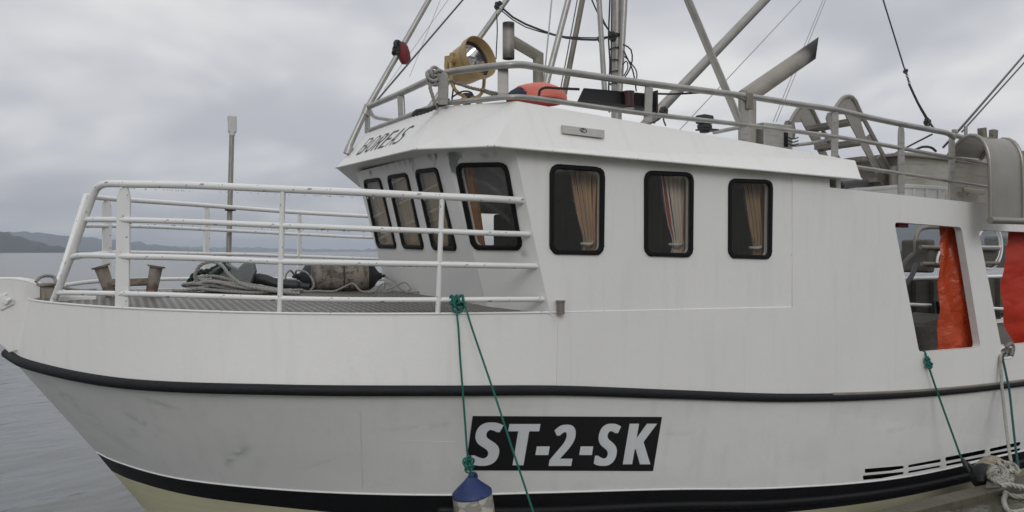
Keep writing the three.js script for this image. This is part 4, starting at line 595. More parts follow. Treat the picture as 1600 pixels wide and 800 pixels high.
// ---- exhaust pipes
{
  const soot = (g, f) => { g = g.index ? g.toNonIndexed() : g; const p = g.attributes.position, c = new Float32Array(p.count * 3); for (let i = 0; i < p.count; i++) { const x = p.getX(i), y = p.getY(i), z = p.getZ(i), q = f(x, y, z), k = clamp(q + .9 * (q > .02 ? 1 : 0) * q * (1 - q) * (big(x * 18 + 90, y * 18 + z * 11 + 90, 3, 3) - .5) * 4), a = mix(1, .05, k); c[i * 3] = a; c[i * 3 + 1] = a * .97; c[i * 3 + 2] = a * .93; } g.setAttribute('color', new THREE.BufferAttribute(c, 3)); return g; };
  const sooty = M.dullsteel.clone(); sooty.vertexColors = true; sooty.side = THREE.DoubleSide; sooty.metalness = .25; sooty.color.setRGB(.37, .36, .34);
  const z = .2, t = P(794.5, 36, z), b = P(794.5, 92, z), r = pr(t, 9.3), ex = part(boat, 'galley_flue', soot(miter([b, t], r, null, { cuts: 24 }), (x, y) => smooth(.16, .0, y - b.y) * .9 + smooth(.1, .02, t.y - y) * .8), sooty, 'T-shaped sooty flue pipe on the wheelhouse roof');
  const e1 = P(797, 62, z), e2 = P(841, 88, z), e3 = V(e2.x, 3.0, e2.z); part(ex, 'flue_arm', miter([e1, e2, e3], pr(e2, 8.4), null, { cuts: 8 }), M.dullsteel);
  const Z = 1.25, a0 = P(1167.5, 150, Z), a1 = P(1277, 74.5, Z), f = V(a0.x, 2.75, a0.z), R = pr(a0, 13.6), d = a1.clone().sub(a0).normalize();
  part(boat, 'engine_exhaust', soot(miter([f, a0, a1], R, RGT.clone().addScaledVector(FWD, -.36).add(V(0, -.14, 0)).normalize(), { cuts: 26, n: 30 }), (x, y, w) => smooth(.34, .16, a1.clone().sub(V(x, y, w)).dot(d))), sooty, 'large slanting steel exhaust pipe with a sooty mouth');
  part(boat, 'exhaust_strap', [tube([P(1105, 140, 2.05), P(1135, 146, 2.06), P(1165, 156, 2.07)], .012, { n: 8 }), rbox(.06, .12, .02, P(1171, 158, 2.08), .006)], M.dullsteel);
}
{ // roof fittings: port side-light screen, deck light, grey cabinet
  const z = 1.98, p2 = (x, y) => { const q = P(x, y, z); return new THREE.Vector2(q.x, q.y); }, pl = frame(V(0, 0, z), V(0, 0, 1));
  const sc = part(boat, 'sidelight_screen', [plate(pl, [p2(913, 137.5), p2(1012, 146), p2(1012, 177), p2(902, 161)], [], .012), rbox(P(1013, 172, z).x - P(903, 172, z).x, .012, .07, V((P(1013, 172, z).x + P(903, 172, z).x) / 2, P(903, 161, z).y, z + .04), .003), rbox(.012, .15, .1, V(P(1013, 172, z).x, P(1012, 162, z).y, z + .05), .003)], M.dim, 'black side-light screen with a dark red lamp');
  const c = P(982, 158, z + .035); part(sc, 'red_lamp', [rod(c.clone().add(V(0, -.05, 0)), c.clone().add(V(0, .065, 0)), .042, .04, 24)], M.redlamp);
  const q = P(1101, 187, 1.55); part(boat, 'deck_light', [rbox(.12, .07, .1, q, .015, .2), rbox(.1, .035, .08, q.clone().add(V(.0, -.055, 0)), .01, .2), rbox(.06, .05, .06, q.clone().add(V(0, -.08, 0)), .008), rbox(.16, .012, .1, P(1105, 203, 1.55), .003)], M.dim);
  const g0 = P(1194, 190, 1.35), g1 = P(1246, 232, 1.35), w = .35, h = .45; const cb = part(boat, 'roof_cabinet', [rbox(w, h, .3, V(g0.x + w / 2, P(1194, 191, 1.35).y - h / 2, 1.2), .01)], M.castgrey, 'grey box on the wheelhouse roof'); cb.material = M.alu;
  part(cb, 'cabinet_dome', lathe([[.001, .03], [.05, .022], [.075, 0]], V(g0.x + .13, P(1194, 191, 1.35).y, 1.2), V(0, 1, 0), 24), M.plastic);
  part(cb, 'cabinet_slot', [rbox(.045, .14, .01, P(1228, 217, 1.352), .002)], M.black); part(cb, 'cabinet_cable', [0, 1, 2].map((i) => tube([P(1230, 214 + i * 5, 1.36), P(1238, 217 + i * 5, 1.4), P(1247, 215 + i * 5, 1.37)], .006)), M.dim);
}
{ // ladder of checkered treads down from the roof
  const Zn = 1.3, Zf = .80, ld = node(boat, 'roof_ladder', 'steel ladder with broad treads and arched stringers'), dz = (x, y) => { const q = P(x, y, Zn); return q; };
  const plateO = [[1318, 173], [1322, 162], [1330, 158], [1338, 166], [1343, 180], [1347, 196], [1353, 214], [1361, 233], [1371, 254], [1383, 276], [1393, 283], [1383.5, 297.5], [1371, 274], [1356, 245], [1340, 216], [1328, 193]];
  const rim = [[1301, 178], [1304, 172], [1311, 160], [1318, 152.5], [1326, 150.5], [1334, 154], [1339, 164], [1345, 177], [1360, 205], [1376, 235], [1391, 263], [1399, 278], [1405, 296]];
  const lobe = [[1294, 176], [1307, 173], [1310, 190], [1309, 205], [1302, 208], [1294, 195], [1291, 184]];
  for (const z of [Zn, Zf]) { const pl = frame(V(0, 0, z), V(0, 0, 1)), t2 = ([x, y]) => { const q = dz(x, y); return new THREE.Vector2(q.x, q.y); };
    const s = part(ld, 'stringer', [plate(pl, plateO.map(t2), [], .012, 0, .002), plate(pl, lobe.map(t2), [], .012, 0, .002), plate(pl, [[1303, 179], [1307, 170], [1313, 161], [1319, 155.5], [1326, 153.5], [1333, 156.5], [1337, 165], [1343, 179], [1330, 178]].map(t2), [], .010, -.004, .002), ...[[[1341, 180], [1346, 178], [1350, 187], [1346, 191]], [[1354, 213], [1361, 208], [1366, 218], [1360, 225]], [[1370, 248], [1377, 240], [1392, 268], [1390, 284]]].map((q) => plate(pl, q.map(t2), [], .009, -.002, .001))], M.sheet);
    part(ld, 'stringer_rim', tube(rim.map(([x, y]) => { const q = dz(x, y); q.z = z; return q; }), .02, { n: 10 }), M.sheet); }
  for (const [x, y] of [[1334, 190], [1347, 222], [1359, 248], [1378, 281]]) { const q = dz(x, y); part(ld, 'tread', rbox(.17, .045, Zn - Zf - .02, V(q.x, q.y, (Zn + Zf) / 2), .006), M.dullsteel); }
}
{ // steel hopper and its lid on the shelter deck, and the hauling chute over the side
  const z = 1.45, a = P(1413, 244, z), w = 2.2, y0 = 2.5, h = a.y - y0, hp = part(boat, 'steel_hopper', [rbox(w, h, 1.2, V(a.x + w / 2, y0 + h / 2, z - .6), .01)], M.platesteel, 'dull steel hopper on the shelter deck');
  part(hp, 'hopper_lid', [rbox(w + .14, .03, 1.34, V(a.x + w / 2 - .04, a.y + .015, z - .6), .008)], M.platesteel);
  part(hp, 'hopper_panel', [plate(frame(V(0, 0, z), V(0, 0, 1)), [[1486, 238], [1600, 236], [1600, 330], [1488, 330]].map(([x, y]) => { const q = P(x, y, z); return new THREE.Vector2(q.x, q.y); }), [], .02, .02)], M.dullsteel);
  part(hp, 'hopper_pipe', rod(V(a.x - .1, y0, z - .05), V(a.x - .1, a.y - .1, z - .05), .035), M.dullsteel); part(hp, 'hopper_pipe', rod(V(a.x - .03, y0, z - .05), V(a.x - .03, a.y - .12, z - .05), .02), M.dullsteel);
  part(hp, 'hopper_valve', [tube([P(1508, 296, z + .1), P(1520, 299, z + .12), P(1535, 300, z + .1)], .03), rod(P(1513, 290, z + .1), P(1514, 305, z + .1), .02)], M.dullsteel);
  part(boat, 'hopper_hose', tube([P(1428, 235, 1.2), P(1442, 229.5, 1.2), P(1456, 231, 1.2), P(1462, 236, 1.2)], .013), M.dim);
  const ch = node(boat, 'hauling_chute', 'stainless steel chute folded over the side');
  const X0 = P(1548, 290, 2.44).x, X1 = P(1599, 290, 2.44).x, prof = [[2.08, 2.985], [2.13, 3.05], [2.19, 3.10], [2.26, 3.135], [2.33, 3.12], [2.38, 3.07], [2.42, 2.97], [2.435, 2.8], [2.44, 2.42]].map(([zz, y]) => V(0, y, zz));
  const cv = new THREE.CatmullRomCurve3(prof, false, 'centripetal'), A = (t) => cv.getPoint(t).add(V(X0, 0, 0)), B = (t) => cv.getPoint(t).add(V(X1, 0, 0)), A2 = (t) => A(t).add(V(0, -.012, -.006)), B2 = (t) => B(t).add(V(0, -.012, -.006));
  const sh = M.sheet.clone(); sh.side = THREE.DoubleSide; part(ch, 'sheet', strip(A, B, 60, 4, true), sh);
  part(ch, 'sheet_lip', [tube(Array.from({ length: 26 }, (_, i) => A(i / 25)), .019, { n: 10 }), tube(Array.from({ length: 26 }, (_, i) => B(i / 25)), .019, { n: 10 })], M.sheet);
  part(ch, 'roller', [rod(V(X0 - .03, 2.41, 2.45), V(X1 + .0, 2.41, 2.45), .03, .03, 20)], M.sheet);
  part(ch, 'lug', rbox(.06, .09, .05, V(X0 + .12, 3.16, 2.3), .006, 0, .15), M.dullsteel); part(ch, 'lug', [rbox(.06, .09, .05, V(X0 + .28, 3.155, 2.3), .006, 0, -.1)], M.dullsteel);
  part(boat, 'rail_end_bar', [tube([P(1489, 211, 2.15), P(1512, 216, 2.1), P(1524, 214, 2.05)], .022), rbox(.03, .08, .02, P(1509, 204, 2.12), .004), rbox(.05, .03, .03, P(1492, 205, 2.14), .004)], M.alu);
  part(boat, 'shelter_deck', boxUV(new THREE.BoxGeometry(5.8, .03, 1.6).translate(8.1, 2.515, 1.37)), M.white);
  // gap below the overhanging roof
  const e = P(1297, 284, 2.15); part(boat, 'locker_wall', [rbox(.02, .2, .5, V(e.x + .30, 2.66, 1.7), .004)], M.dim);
  part(boat, 'hawser_guide', [tube([P(1312, 291, 1.9), P(1330, 287, 1.7), P(1350, 285, 1.5)], .04)], M.dim);
}
{ // fairlead rim in the aft notch; hauling gear inside the openings
  const r = rounded(fpx(SIDE, notch), .03).map((p) => V(p.x, p.y, 2.2)); part(boat, 'fairlead_rim', tube(r, .013, { closed: true, n: 8 }), M.rail);
  part(boat, 'fairlead_hood', [tube([P(1572, 541, 2.21), P(1579, 537, 2.2), P(1582, 543, 2.2), P(1580, 554, 2.2)], .022)], M.dullsteel);
  const z = -1.2, lh = node(boat, 'line_hauler', 'grey line hauler frame on the far side of the working deck');
  part(lh, 'hauler_frame', [tube([P(1431, 404, z), P(1431, 372, z), P(1436, 360, z), P(1446, 355.5, z), P(1475, 355, z), P(1540, 358, z)], .034, { n: 12 })], M.dullsteel);
  const a = P(1430, 388, z), b = P(1560, 404, z); part(lh, 'hauler_trough', [boxUV(new THREE.BoxGeometry(b.x - a.x, .34, .4).translate((a.x + b.x) / 2, P(1445, 401, z).y, z)), rbox(.16, .5, .46, P(1434, 400, z), .04)], M.grime);
  part(lh, 'hauler_rail', [rod(P(1438, 386, z + .25), P(1560, 389, z + .25), .03), rod(P(1440, 412, z + .25), P(1560, 411, z + .25), .03)], M.dullsteel);
  part(lh, 'hauler_hook', [tube([P(1464, 410, z + .3), P(1465, 402, z + .3), P(1468, 394, z + .3)], .018)], M.rail);
  part(lh, 'hose', [tube([P(1426, 398, z + .3), P(1416, 408, z + .4), P(1407, 424, z + .5)], .035), tube([P(1431, 414, z + .3), P(1425, 430, z + .4), P(1414, 446, z + .5)], .035)], M.dim);
  const w = P(1545, 385, z + .2), wr = new THREE.TorusGeometry(.36, .018, 8, 40), wi = new THREE.TorusGeometry(.30, .012, 8, 40); wr.translate(w.x, w.y, w.z); wi.translate(w.x, w.y, w.z); part(lh, 'hauler_wheel', [wr, wi, ...[0].map((i) => rod(w.clone().add(V(.34 * Math.cos(i * 1.05), .34 * Math.sin(i * 1.05), 0)), w.clone().add(V(-.34 * Math.cos(i * 1.05), -.34 * Math.sin(i * 1.05), 0)), .010))], M.rail);
  part(lh, 'hauler_motor', [rbox(.5, .55, .4, P(1568, 392, z), .08)], M.castgrey);
  part(boat, 'inner_rail', [rod(P(1410, 475, -1.9), P(1640, 486, -1.9), .027)], M.rail);
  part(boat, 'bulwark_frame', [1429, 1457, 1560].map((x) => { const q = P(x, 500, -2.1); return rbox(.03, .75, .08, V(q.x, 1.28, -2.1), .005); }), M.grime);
  part(boat, 'red_lamp', [rbox(.13, .045, .05, P(1408, 351.5, 2.1), .008)], M.redlamp.clone()); boat.children[boat.children.length - 1].material.color.setRGB(.4, .01, .02);
}
settle(boat, V(5, 0, 0));

// ================================================================ THINGS ON, IN AND ROUND THE BOAT
function ropeGeo(pts, r) {                                                // three laid strands twisting round the line
  const c = new THREE.CatmullRomCurve3(pts, false, 'centripetal'), L = c.getLength(), pitch = r * 6.5, n = Math.max(12, Math.min(2400, Math.round(L / pitch * 9))), f = c.computeFrenetFrames(n, false), K = 6, pos = [], nor = [], uv = [], idx = [];
  for (let s = 0; s < 3; s++) { const o = pos.length / 3;
    for (let i = 0; i <= n; i++) { const t = i / n, p = c.getPointAt(t), a = t * L / pitch * 2 * Math.PI + s * 2.0944, N = f.normals[i], B = f.binormals[i], q = p.addScaledVector(N, .47 * r * Math.cos(a)).addScaledVector(B, .47 * r * Math.sin(a));
      for (let k = 0; k <= K; k++) { const b = k / K * 2 * Math.PI, d = N.clone().multiplyScalar(Math.cos(b)).addScaledVector(B, Math.sin(b)); pos.push(q.x + d.x * r * .56, q.y + d.y * r * .56, q.z + d.z * r * .56); nor.push(d.x, d.y, d.z); uv.push(t * L * 8, k / K * r * 40); } }
    for (let i = 0; i < n; i++) for (let k = 0; k < K; k++) { const u = o + i * (K + 1) + k, v = u + K + 1; idx.push(u, u + 1, v, u + 1, v + 1, v); } }
  const g = new THREE.BufferGeometry(); g.setAttribute('position', new THREE.Float32BufferAttribute(pos, 3)); g.setAttribute('normal', new THREE.Float32BufferAttribute(nor, 3)); g.setAttribute('uv', new THREE.Float32BufferAttribute(uv, 2)); g.setIndex(idx); return g;
}
function fenderThing(label, group, c, ax, R, L, top, body, extra = .9) {       // two cones, barrel and eyes
  const t = thing('fender', label, 'fender', group), h = L / 2;
  part(t, 'barrel', lathe([[R * .96, -h], [R, -h * .8], [R, h * .8], [R * .97, h]], c, ax, 40), body);
  const cone = (s) => lathe([[R * .97, 0], [R * .93, R * .16], [R * .74, R * .42], [R * .42, R * .62], [R * .24, R * .78], [R * .2, R * .95], [.001, R * .98]], c.clone().addScaledVector(ax, s * h), ax.clone().multiplyScalar(s), 32);
  for (const s of [1, -1]) { const e = part(t, 'end_cone', cone(s), top); const q = c.clone().addScaledVector(ax, s * (h + R * 1.0)), g = new THREE.TorusGeometry(R * .17, R * .085, 8, 18); const nrm = ax.clone().cross(V(.3, .2, 1)).normalize(); g.applyQuaternion(new THREE.Quaternion().setFromUnitVectors(V(0, 0, 1), nrm)); g.translate(q.x, q.y, q.z); part(e, 'eye', g, top); }
  return t;
}
const FA = V(-.14, 1, 0).normalize();
{ // fender hanging over the port bow with its green lanyard
  const eye = P(736.5, 741, 2.22), R = pr(eye, 31.5), L = .46, c = V(eye.x + .026, eye.y - R * .82 - L / 2, 2.24), t = thing('fender', 'dirty white fender with a blue top hanging against the bow', 'fender');
  part(t, 'barrel', lathe([[.001, -L / 2 - R * .6], [R * .6, -L / 2 - R * .35], [R, -L / 2], [R * 1.02, -.1], [R * .985, L / 2]], c, FA, 48), M.fender);
  const top = part(t, 'blue_top', (() => { const g = lathe([[R * .995, -.012], [R * .985, R * .02], [R * .9, R * .10], [R * .70, R * .28], [R * .44, R * .54], [R * .22, R * .76], [R * .10, R * .84]], c.clone().addScaledVector(FA, L / 2), FA, 40), p = g.attributes.position; for (let i = 0; i < p.count; i++) { const y = (p.getY(i) - c.y - L / 2) / (R * .75), k = mix(1, .38, smooth(.3, 1, y)); p.setZ(i, c.z + (p.getZ(i) - c.z) * k); } g.computeVertexNormals(); return g; })(), M.blue, 'blue moulded top with an eye');
  const e = new THREE.TorusGeometry(R * .17, R * .1, 10, 24); e.translate(eye.x, eye.y - .01, c.z); part(top, 'eye', e, M.blue); settle(t);
  const r = thing('green_rope', 'green lanyard running from the bow rail straight down to the blue topped fender', 'rope');
  part(r, 'lanyard', ropeGeo([P(713, 484, 2.16), P(716, 510, 2.2), P(719, 560, 2.215), P(723, 610, 2.225), P(727, 665, 2.235), P(731, 715, 2.24), P(735, 735, 2.245), P(737, 744, 2.25)], .0066), M.green);
  const k = (x, y, z, s, p, q) => new THREE.TorusKnotGeometry(s, s * .28, 90, 8, p, q).translate(...P(x, y, z).toArray());
  part(r, 'knot', [k(716, 478, 2.12, .026, 2, 3), k(713, 471, 2.1, .020, 3, 2), k(732, 722, 2.245, .022, 3, 4), k(733, 731, 2.25, .018, 2, 3), ...[[706, .02], [714, .021], [721, .022]].map(([x, s]) => { const q = P(x, 469, 2.095), g = new THREE.TorusGeometry(s + .006, .0075, 8, 24); g.rotateY(Math.PI / 2); g.translate(q.x, q.y, q.z); return g; })], M.green); settle(r);
  const l = thing('green_rope', 'green rope slanting from the bow rail across the registration panel down to the dock', 'rope');
  part(l, 'line', ropeGeo([P(724, 469, 2.1), P(727, 478, 2.16), P(735, 505, 2.23), P(757, 570, 2.33), P(778, 632, 2.42), P(800, 700, 2.5), P(820, 760, 2.56), P(833, 800, 2.6), P(868, 908, 2.64)], .0066), M.green);
  const q = P(723, 469, 2.095), g = new THREE.TorusGeometry(.027, .0078, 8, 24); g.rotateY(1.2); g.translate(q.x, q.y, q.z); part(l, 'hitch', g, M.green); settle(l);
}
{ // worn deck fender
  const b = onDeck(533, 455), R = .116, c = V(b.x, b.y + R, b.z - .04), ax = V(.975, .0, .22).normalize();
  const t = fenderThing('brown weathered fender with black ends lying on the foredeck', null, c, ax, R, .44, M.dim, M.fender_old); settle(t);
  part(t, 'band', (() => { const g = new THREE.TorusGeometry(R * 1.005, .006, 6, 40); g.applyQuaternion(new THREE.Quaternion().setFromUnitVectors(V(0, 0, 1), ax)); const q = c.clone().addScaledVector(ax, .03).sub(t.position); g.translate(q.x, q.y, q.z); return g; })(), M.darkrope);
  const r = thing('lanyard', 'grey looped lanyard lying round the brown deck fender', 'rope'), e = c.clone().addScaledVector(ax, -.34), pts = [], d = (u, v, h) => V(e.x + RGT.x * u + .9 * v * .3, 0, e.z + RGT.z * u + v).setY(deckY(e.x + u * .9, e.z + v) + h);
  part(r, 'loop', [ropeGeo([e.clone(), e.clone().add(V(-.05, .05, .05)), e.clone().add(V(-.09, 0, .07)), d(-.06, .12, .02), d(.03, .15, .012), d(.08, .13, .05), e.clone().add(V(.07, .03, .11)), e.clone().add(V(.0, .05, .06)), e], .0085), ropeGeo([d(-.1, .1, .03), d(-.12, .15, .05), d(-.04, .17, .01), d(.08, .18, .012), d(.2, .2, .012), d(.28, .18, .04), d(.34, .2, .07), d(.4, .21, .012), d(.5, .2, .012), d(.56, .19, .06), d(.62, .18, .075), d(.63, .21, .02), d(.55, .23, .012), d(.66, .2, .05), d(.75, .18, .08), d(.78, .2, .03), d(.72, .23, .012), d(.85, .22, .012)], .0075), ropeGeo([c.clone().addScaledVector(ax, .35), d(.79, -.02, .08), d(.84, 0, .012), d(.9, .02, .012)], .008)], M.greyrope); settle(r);
}
{ // coil of heavy rope
  const o = onDeck(372, 458), t = thing('rope_coil', 'heap of thick grey mooring rope lying on the foredeck', 'rope'), at2 = (u, v, h) => { const x = o.x + RGT.x * u - FWD.x * v, z = o.z + RGT.z * u - FWD.z * v; return V(x, deckY(x, z) + .014 + h, z); }, pts = [];
  for (let k = 0; k <= 176; k++) { const a = k / 16 * Math.PI * 2, q = k / 176, L = .30 + .07 * Math.sin(q * 23) + .05 * Math.sin(q * 41 + 1), w = .06 + .045 * Math.sin(q * 17 + 2) + .02 * Math.sin(q * 37), c = Math.cos(a); pts.push(at2(L * c + (c > 0 ? .05 : -.0) + .03 * Math.sin(q * 29), w * Math.sin(a) + .04 * Math.sin(q * 13), .006 + .10 * q * smooth(1.1, -.9, c) * (.75 + .25 * Math.sin(q * 60)) + .008 * Math.sin(k * 1.3))); }
  part(t, 'coil', ropeGeo(pts, .0118), M.greyrope);
  part(t, 'loop', ropeGeo([at2(-.28, .0, .03), at2(-.31, .02, .1), at2(-.27, .02, .185), at2(-.18, .03, .215), at2(-.1, .05, .19), at2(-.04, .08, .13), at2(.06, .1, .06), at2(.2, .12, .03), at2(.34, .13, .012), at2(.45, .12, .0), at2(.49, .12, .0)], .0135), M.greyrope);
  part(t, 'tail', [ropeGeo([at2(-.1, .05, .06), at2(-.25, .08, .02), at2(-.36, .10, 0), at2(-.46, .06, 0)], .0135), ropeGeo([at2(-.18, .03, .09), at2(-.29, .05, .05), at2(-.34, .02, .05), at2(-.3, -.02, .06), at2(-.22, .0, .09)], .0125)], M.greyrope); settle(t);
}
{ // anchor behind the rope
  const q = P(362, 432, .1), y = deckY(q.x, q.z), t = thing('anchor', 'grey stockless anchor lying behind the rope heap on the foredeck', 'anchor'), at2 = (u, h, v = 0) => { u *= 1.22; h *= 1.08; return V(q.x + RGT.x * u - FWD.x * v, y + h, q.z + RGT.z * u - FWD.z * v); };
  const fl = (list, v) => { const s = new THREE.Shape(list.map(([u, h]) => new THREE.Vector2(u * 1.22, h * 1.12))), g = new THREE.ExtrudeGeometry(s, { depth: .04, bevelEnabled: true, bevelSize: .008, bevelThickness: .008, bevelSegments: 2 }); g.applyMatrix4(new THREE.Matrix4().makeBasis(RGT, V(0, 1, 0), FWD.clone().negate())); const o = at2(0, 0, v); g.translate(o.x, o.y, o.z); return boxUV(g); };
  part(t, 'fluke', fl([[-.15, .02], [-.12, .14], [-.02, .185], [.05, .15], [.10, .20], [.14, .185], [.15, .14], [.11, .03], [.03, .01]], 0), M.castgrey); part(t, 'fluke', fl([[-.2, .01], [-.17, .1], [-.1, .15], [-.02, .16], [.02, .08], [0, .01]], -.14), M.castgrey);
  part(t, 'crown', rod(at2(-.1, .07, -.12), at2(.04, .07, .05), .05, .045), M.castgrey);
  part(t, 'shank', [tube([at2(.08, .08, -.05), at2(.17, .09, -.06), at2(.24, .06, -.07), at2(.38, .04, -.09)], .042), rod(at2(.38, .04, -.09), at2(.46, .032, -.1), .026)], M.dim); settle(t);
  const n = thing('net_scrap', 'dark green netting scrap bunched beside the anchor', 'net'); part(n, 'netting', [ropeGeo([at2(-.28, .05, -.02), at2(-.22, .13, 0), at2(-.12, .15, .03), at2(-.04, .20, .0), at2(.0, .15, .05)], .022), ropeGeo([at2(-.24, .03, .03), at2(-.16, .1, .05), at2(-.08, .13, .06), at2(-.02, .19, .05)], .018)], M.net); settle(n);
  const h = thing('rope_loop', 'short grey rope looped over the stem head', 'rope'); part(h, 'loop', ropeGeo([P(56, 441, .36), P(62, 434, .34), P(74, 431, .3), P(84, 433, .28), P(88, 441, .3), P(98, 448, .3), P(110, 452, .28), P(130, 454, .25), P(150, 453, .2)], .012), M.greyrope); settle(h);
}
// ---- on the wheelhouse roof
{
  const b = thing('signal_bag', 'small dark red and black bag lashed to the forward stay', 'bag'), a = P(631, 83, .05);
  const g = lathe([[.001, -.095], [.035, -.088], [.05, -.05], [.052, 0], [.045, .05], [.03, .08], [.001, .09]], a, V(-.25, 1, .1), 20); part(b, 'bag', g, M.bag); part(b, 'drawcord', [new THREE.TorusKnotGeometry(.034, .018, 60, 8, 2, 3).translate(...P(624, 74, .05).toArray()), new THREE.TorusGeometry(.042, .014, 8, 20).rotateX(1.2).translate(...P(622, 82, .03).toArray())], M.dim); settle(b);
  const o = thing('life_jacket', 'coral orange and navy bundle lying on the wheelhouse roof behind the railing', 'life jacket'), c = P(838, 158, 1.55), e = new THREE.SphereGeometry(1, 40, 20, 0, Math.PI * 2, 0, Math.PI * .55), w = pr(c, 43), h = pr(c, 27);
  const p = e.attributes.position; for (let i = 0; i < p.count; i++) { const x = p.getX(i), y = p.getY(i), z = p.getZ(i), k = 1 + .10 * (big(x * 3 + 50, z * 3 + y * 2 + 50, 3, 9) - .5); p.setXYZ(i, x * k, Math.pow(Math.max(0, y), .8) * k * (y > 0 ? 1 : 0) - (y < 0 ? .06 : 0), z * k); } e.scale(w, h, .22); e.rotateY(.35); e.translate(c.x, c.y, c.z); e.computeVertexNormals();
  const cut = (f) => { const n = e.toNonIndexed(), q = n.attributes, keep = []; for (let i = 0; i < q.position.count; i += 3) { const u = (q.position.getX(i) + q.position.getX(i + 1) + q.position.getX(i + 2)) / 3 - c.x; if (f(u)) keep.push(i, i + 1, i + 2); } const r = new THREE.BufferGeometry(); for (const k of ['position', 'normal', 'uv']) { const s = q[k].itemSize; r.setAttribute(k, new THREE.Float32BufferAttribute(keep.flatMap((i) => Array.from(q[k].array.slice(i * s, i * s + s))), s)); } return r; };
  part(o, 'orange_cover', cut((u) => u > -w * .78), M.coral); part(o, 'navy_end', cut((u) => u <= -w * .78), M.navy); settle(o);
  const ro = thing('mooring_line', 'grey line hitched round the roof rail beside the searchlight', 'rope'), z = 1.62, kn = (x, y, s, a, q2) => new THREE.TorusKnotGeometry(s, s * .3, 80, 8, a, q2).translate(...P(x, y, z).toArray());
  part(ro, 'hitch', [kn(680, 119, .038, 3, 4), kn(676, 124, .028, 2, 3)], M.greyrope);
  part(ro, 'hanging_bight', [ropeGeo([P(673, 122, z), P(672, 136, z), P(676, 150, z), P(680, 164, z), P(683, 172, z)], .012), ropeGeo([P(684, 126, z), P(688, 134, z), P(694, 141, z - .1)], .010)], M.greyrope); 
  part(ro, 'coil', [ropeGeo([P(645, 181, z), P(650, 174, z), P(660, 172, z), P(672, 170, z), P(684, 163, z), P(694, 157, z), P(702, 157, z), P(696, 162, z), P(684, 166, z), P(672, 172, z), P(660, 176, z), P(650, 179, z)], .012)], M.darkrope); settle(ro);
  const r2 = thing('brown_rope', 'twisted brown rope strung along the roof rail below the searchlight', 'rope'); part(r2, 'line', [ropeGeo([P(703, 126, 1.66), P(718, 131, 1.7), P(735, 137, 1.76), P(752, 141, 1.82), P(768, 147, 1.9), P(781, 152, 1.96)], .011), ropeGeo([P(752, 139, 1.83), P(764, 143, 1.88), P(778, 146, 1.95), P(790, 150, 2.0)], .010)], M.rust.clone()); settle(r2);
  const r3 = thing('dark_rope', 'dark rope draped over the orange bundle and led aft along the roof rail', 'rope'); part(r3, 'line', [ropeGeo([P(842, 150, 1.85), P(844, 141, 1.9), P(852, 137, 1.95), P(870, 138, 2.0), P(905, 139.5, 2.02)], .0095), ropeGeo([P(1014, 146, 2.03), P(1050, 147, 2.04), P(1090, 145, 2.05), P(1120, 143, 2.055)], .0075)], M.darkrope); settle(r3);
}
// ---- tubs on the shelter deck
function tub(label, x0, x1, ytop, z) {
  const a = P(x0, ytop, z), b = P(x1, ytop, z), w = b.x - a.x, h = a.y - 2.53, d = .5, t = thing('plastic_tub', label, 'tub', 'white plastic tubs on the shelter deck'), c = V((a.x + b.x) / 2, 2.53 + h / 2, z - d / 2);
  part(t, 'body', [rbox(w * .97, h, d, c, .03)], M.plastic); part(t, 'rim', [rbox(w, .035, d + .03, c.clone().add(V(0, h / 2 - .02, 0)), .01)], M.plastic);
  part(t, 'rib', [.2, .5, .8].map((k) => rbox(.035, h * .85, .02, V(a.x + w * k, c.y - .02, z + .004), .008)), M.plastic); settle(t);
}
tub('white plastic tub standing behind the ladder foot', 1336, 1404, 279, 1.1); tub('white plastic tub standing in front of the steel hopper', 1414, 1479, 287, 1.75);
// ---- oilskin curtains in the side openings
function sheetThing(name, label, rows, m, folds, z0, amp) {                  // rows of [y, left, right] in picture pixels
  const nr = 110, nc = 60, pos = [], uv = [], idx = [], L = pchip(rows.map((r) => [r[0], r[1]])), R = pchip(rows.map((r) => [r[0], r[2]])), y0 = rows[0][0], y1 = rows[rows.length - 1][0];
  for (let j = 0; j <= nr; j++) for (let i = 0; i <= nc; i++) { const y = mix(y0, y1, j / nr), s = i / nc, q = P(L(y), y, z0).lerp(P(R(y), y, z0), s); q.z += amp * Math.sin(s * Math.PI * folds + .8 * Math.sin(j * .04)) + amp * .8 * (big(s * 4 + 10, j * .055 + 10, 3, 5) - .5) + amp * .9 * (Math.abs(big(s * 2.2 + .022 * j + 30, j * .04 - s * 1.3 + 30, 3, 15) - .5) * 2 - .3) - .04 * Math.cos(s * Math.PI * 2); pos.push(q.x, q.y, q.z); uv.push(q.x, q.y); }
  for (let j = 0; j < nr; j++) for (let i = 0; i < nc; i++) { const o = j * (nc + 1) + i, q = o + nc + 1; idx.push(o, q, o + 1, o + 1, q, q + 1); }
  const g = new THREE.BufferGeometry(); g.setAttribute('position', new THREE.Float32BufferAttribute(pos, 3)); g.setAttribute('uv', new THREE.Float32BufferAttribute(uv, 2)); g.setIndex(idx); g.computeVertexNormals(); m.side = THREE.DoubleSide;
  const t = thing(name, label, 'oilskin apron'); part(t, 'apron', g, m); return t;
}
settle(sheetThing('oilskin_apron', 'orange oilskin hanging at the right of the first side opening', [[349, 1474, 1502], [390, 1472, 1505], [430, 1470, 1508], [460, 1472, 1511], [480, 1473, 1520], [510, 1475, 1530], [549, 1476, 1533]], M.orange, 3.3, 2.06, .03));
settle(sheetThing('oilskin_apron', 'bright red oilskin hanging in the aftermost side opening', [[357, 1583, 1700], [400, 1574, 1700], [440, 1569, 1700], [480, 1572, 1700], [510, 1580, 1700], [545, 1600, 1700]], M.red, 2.4, 2.06, .03));
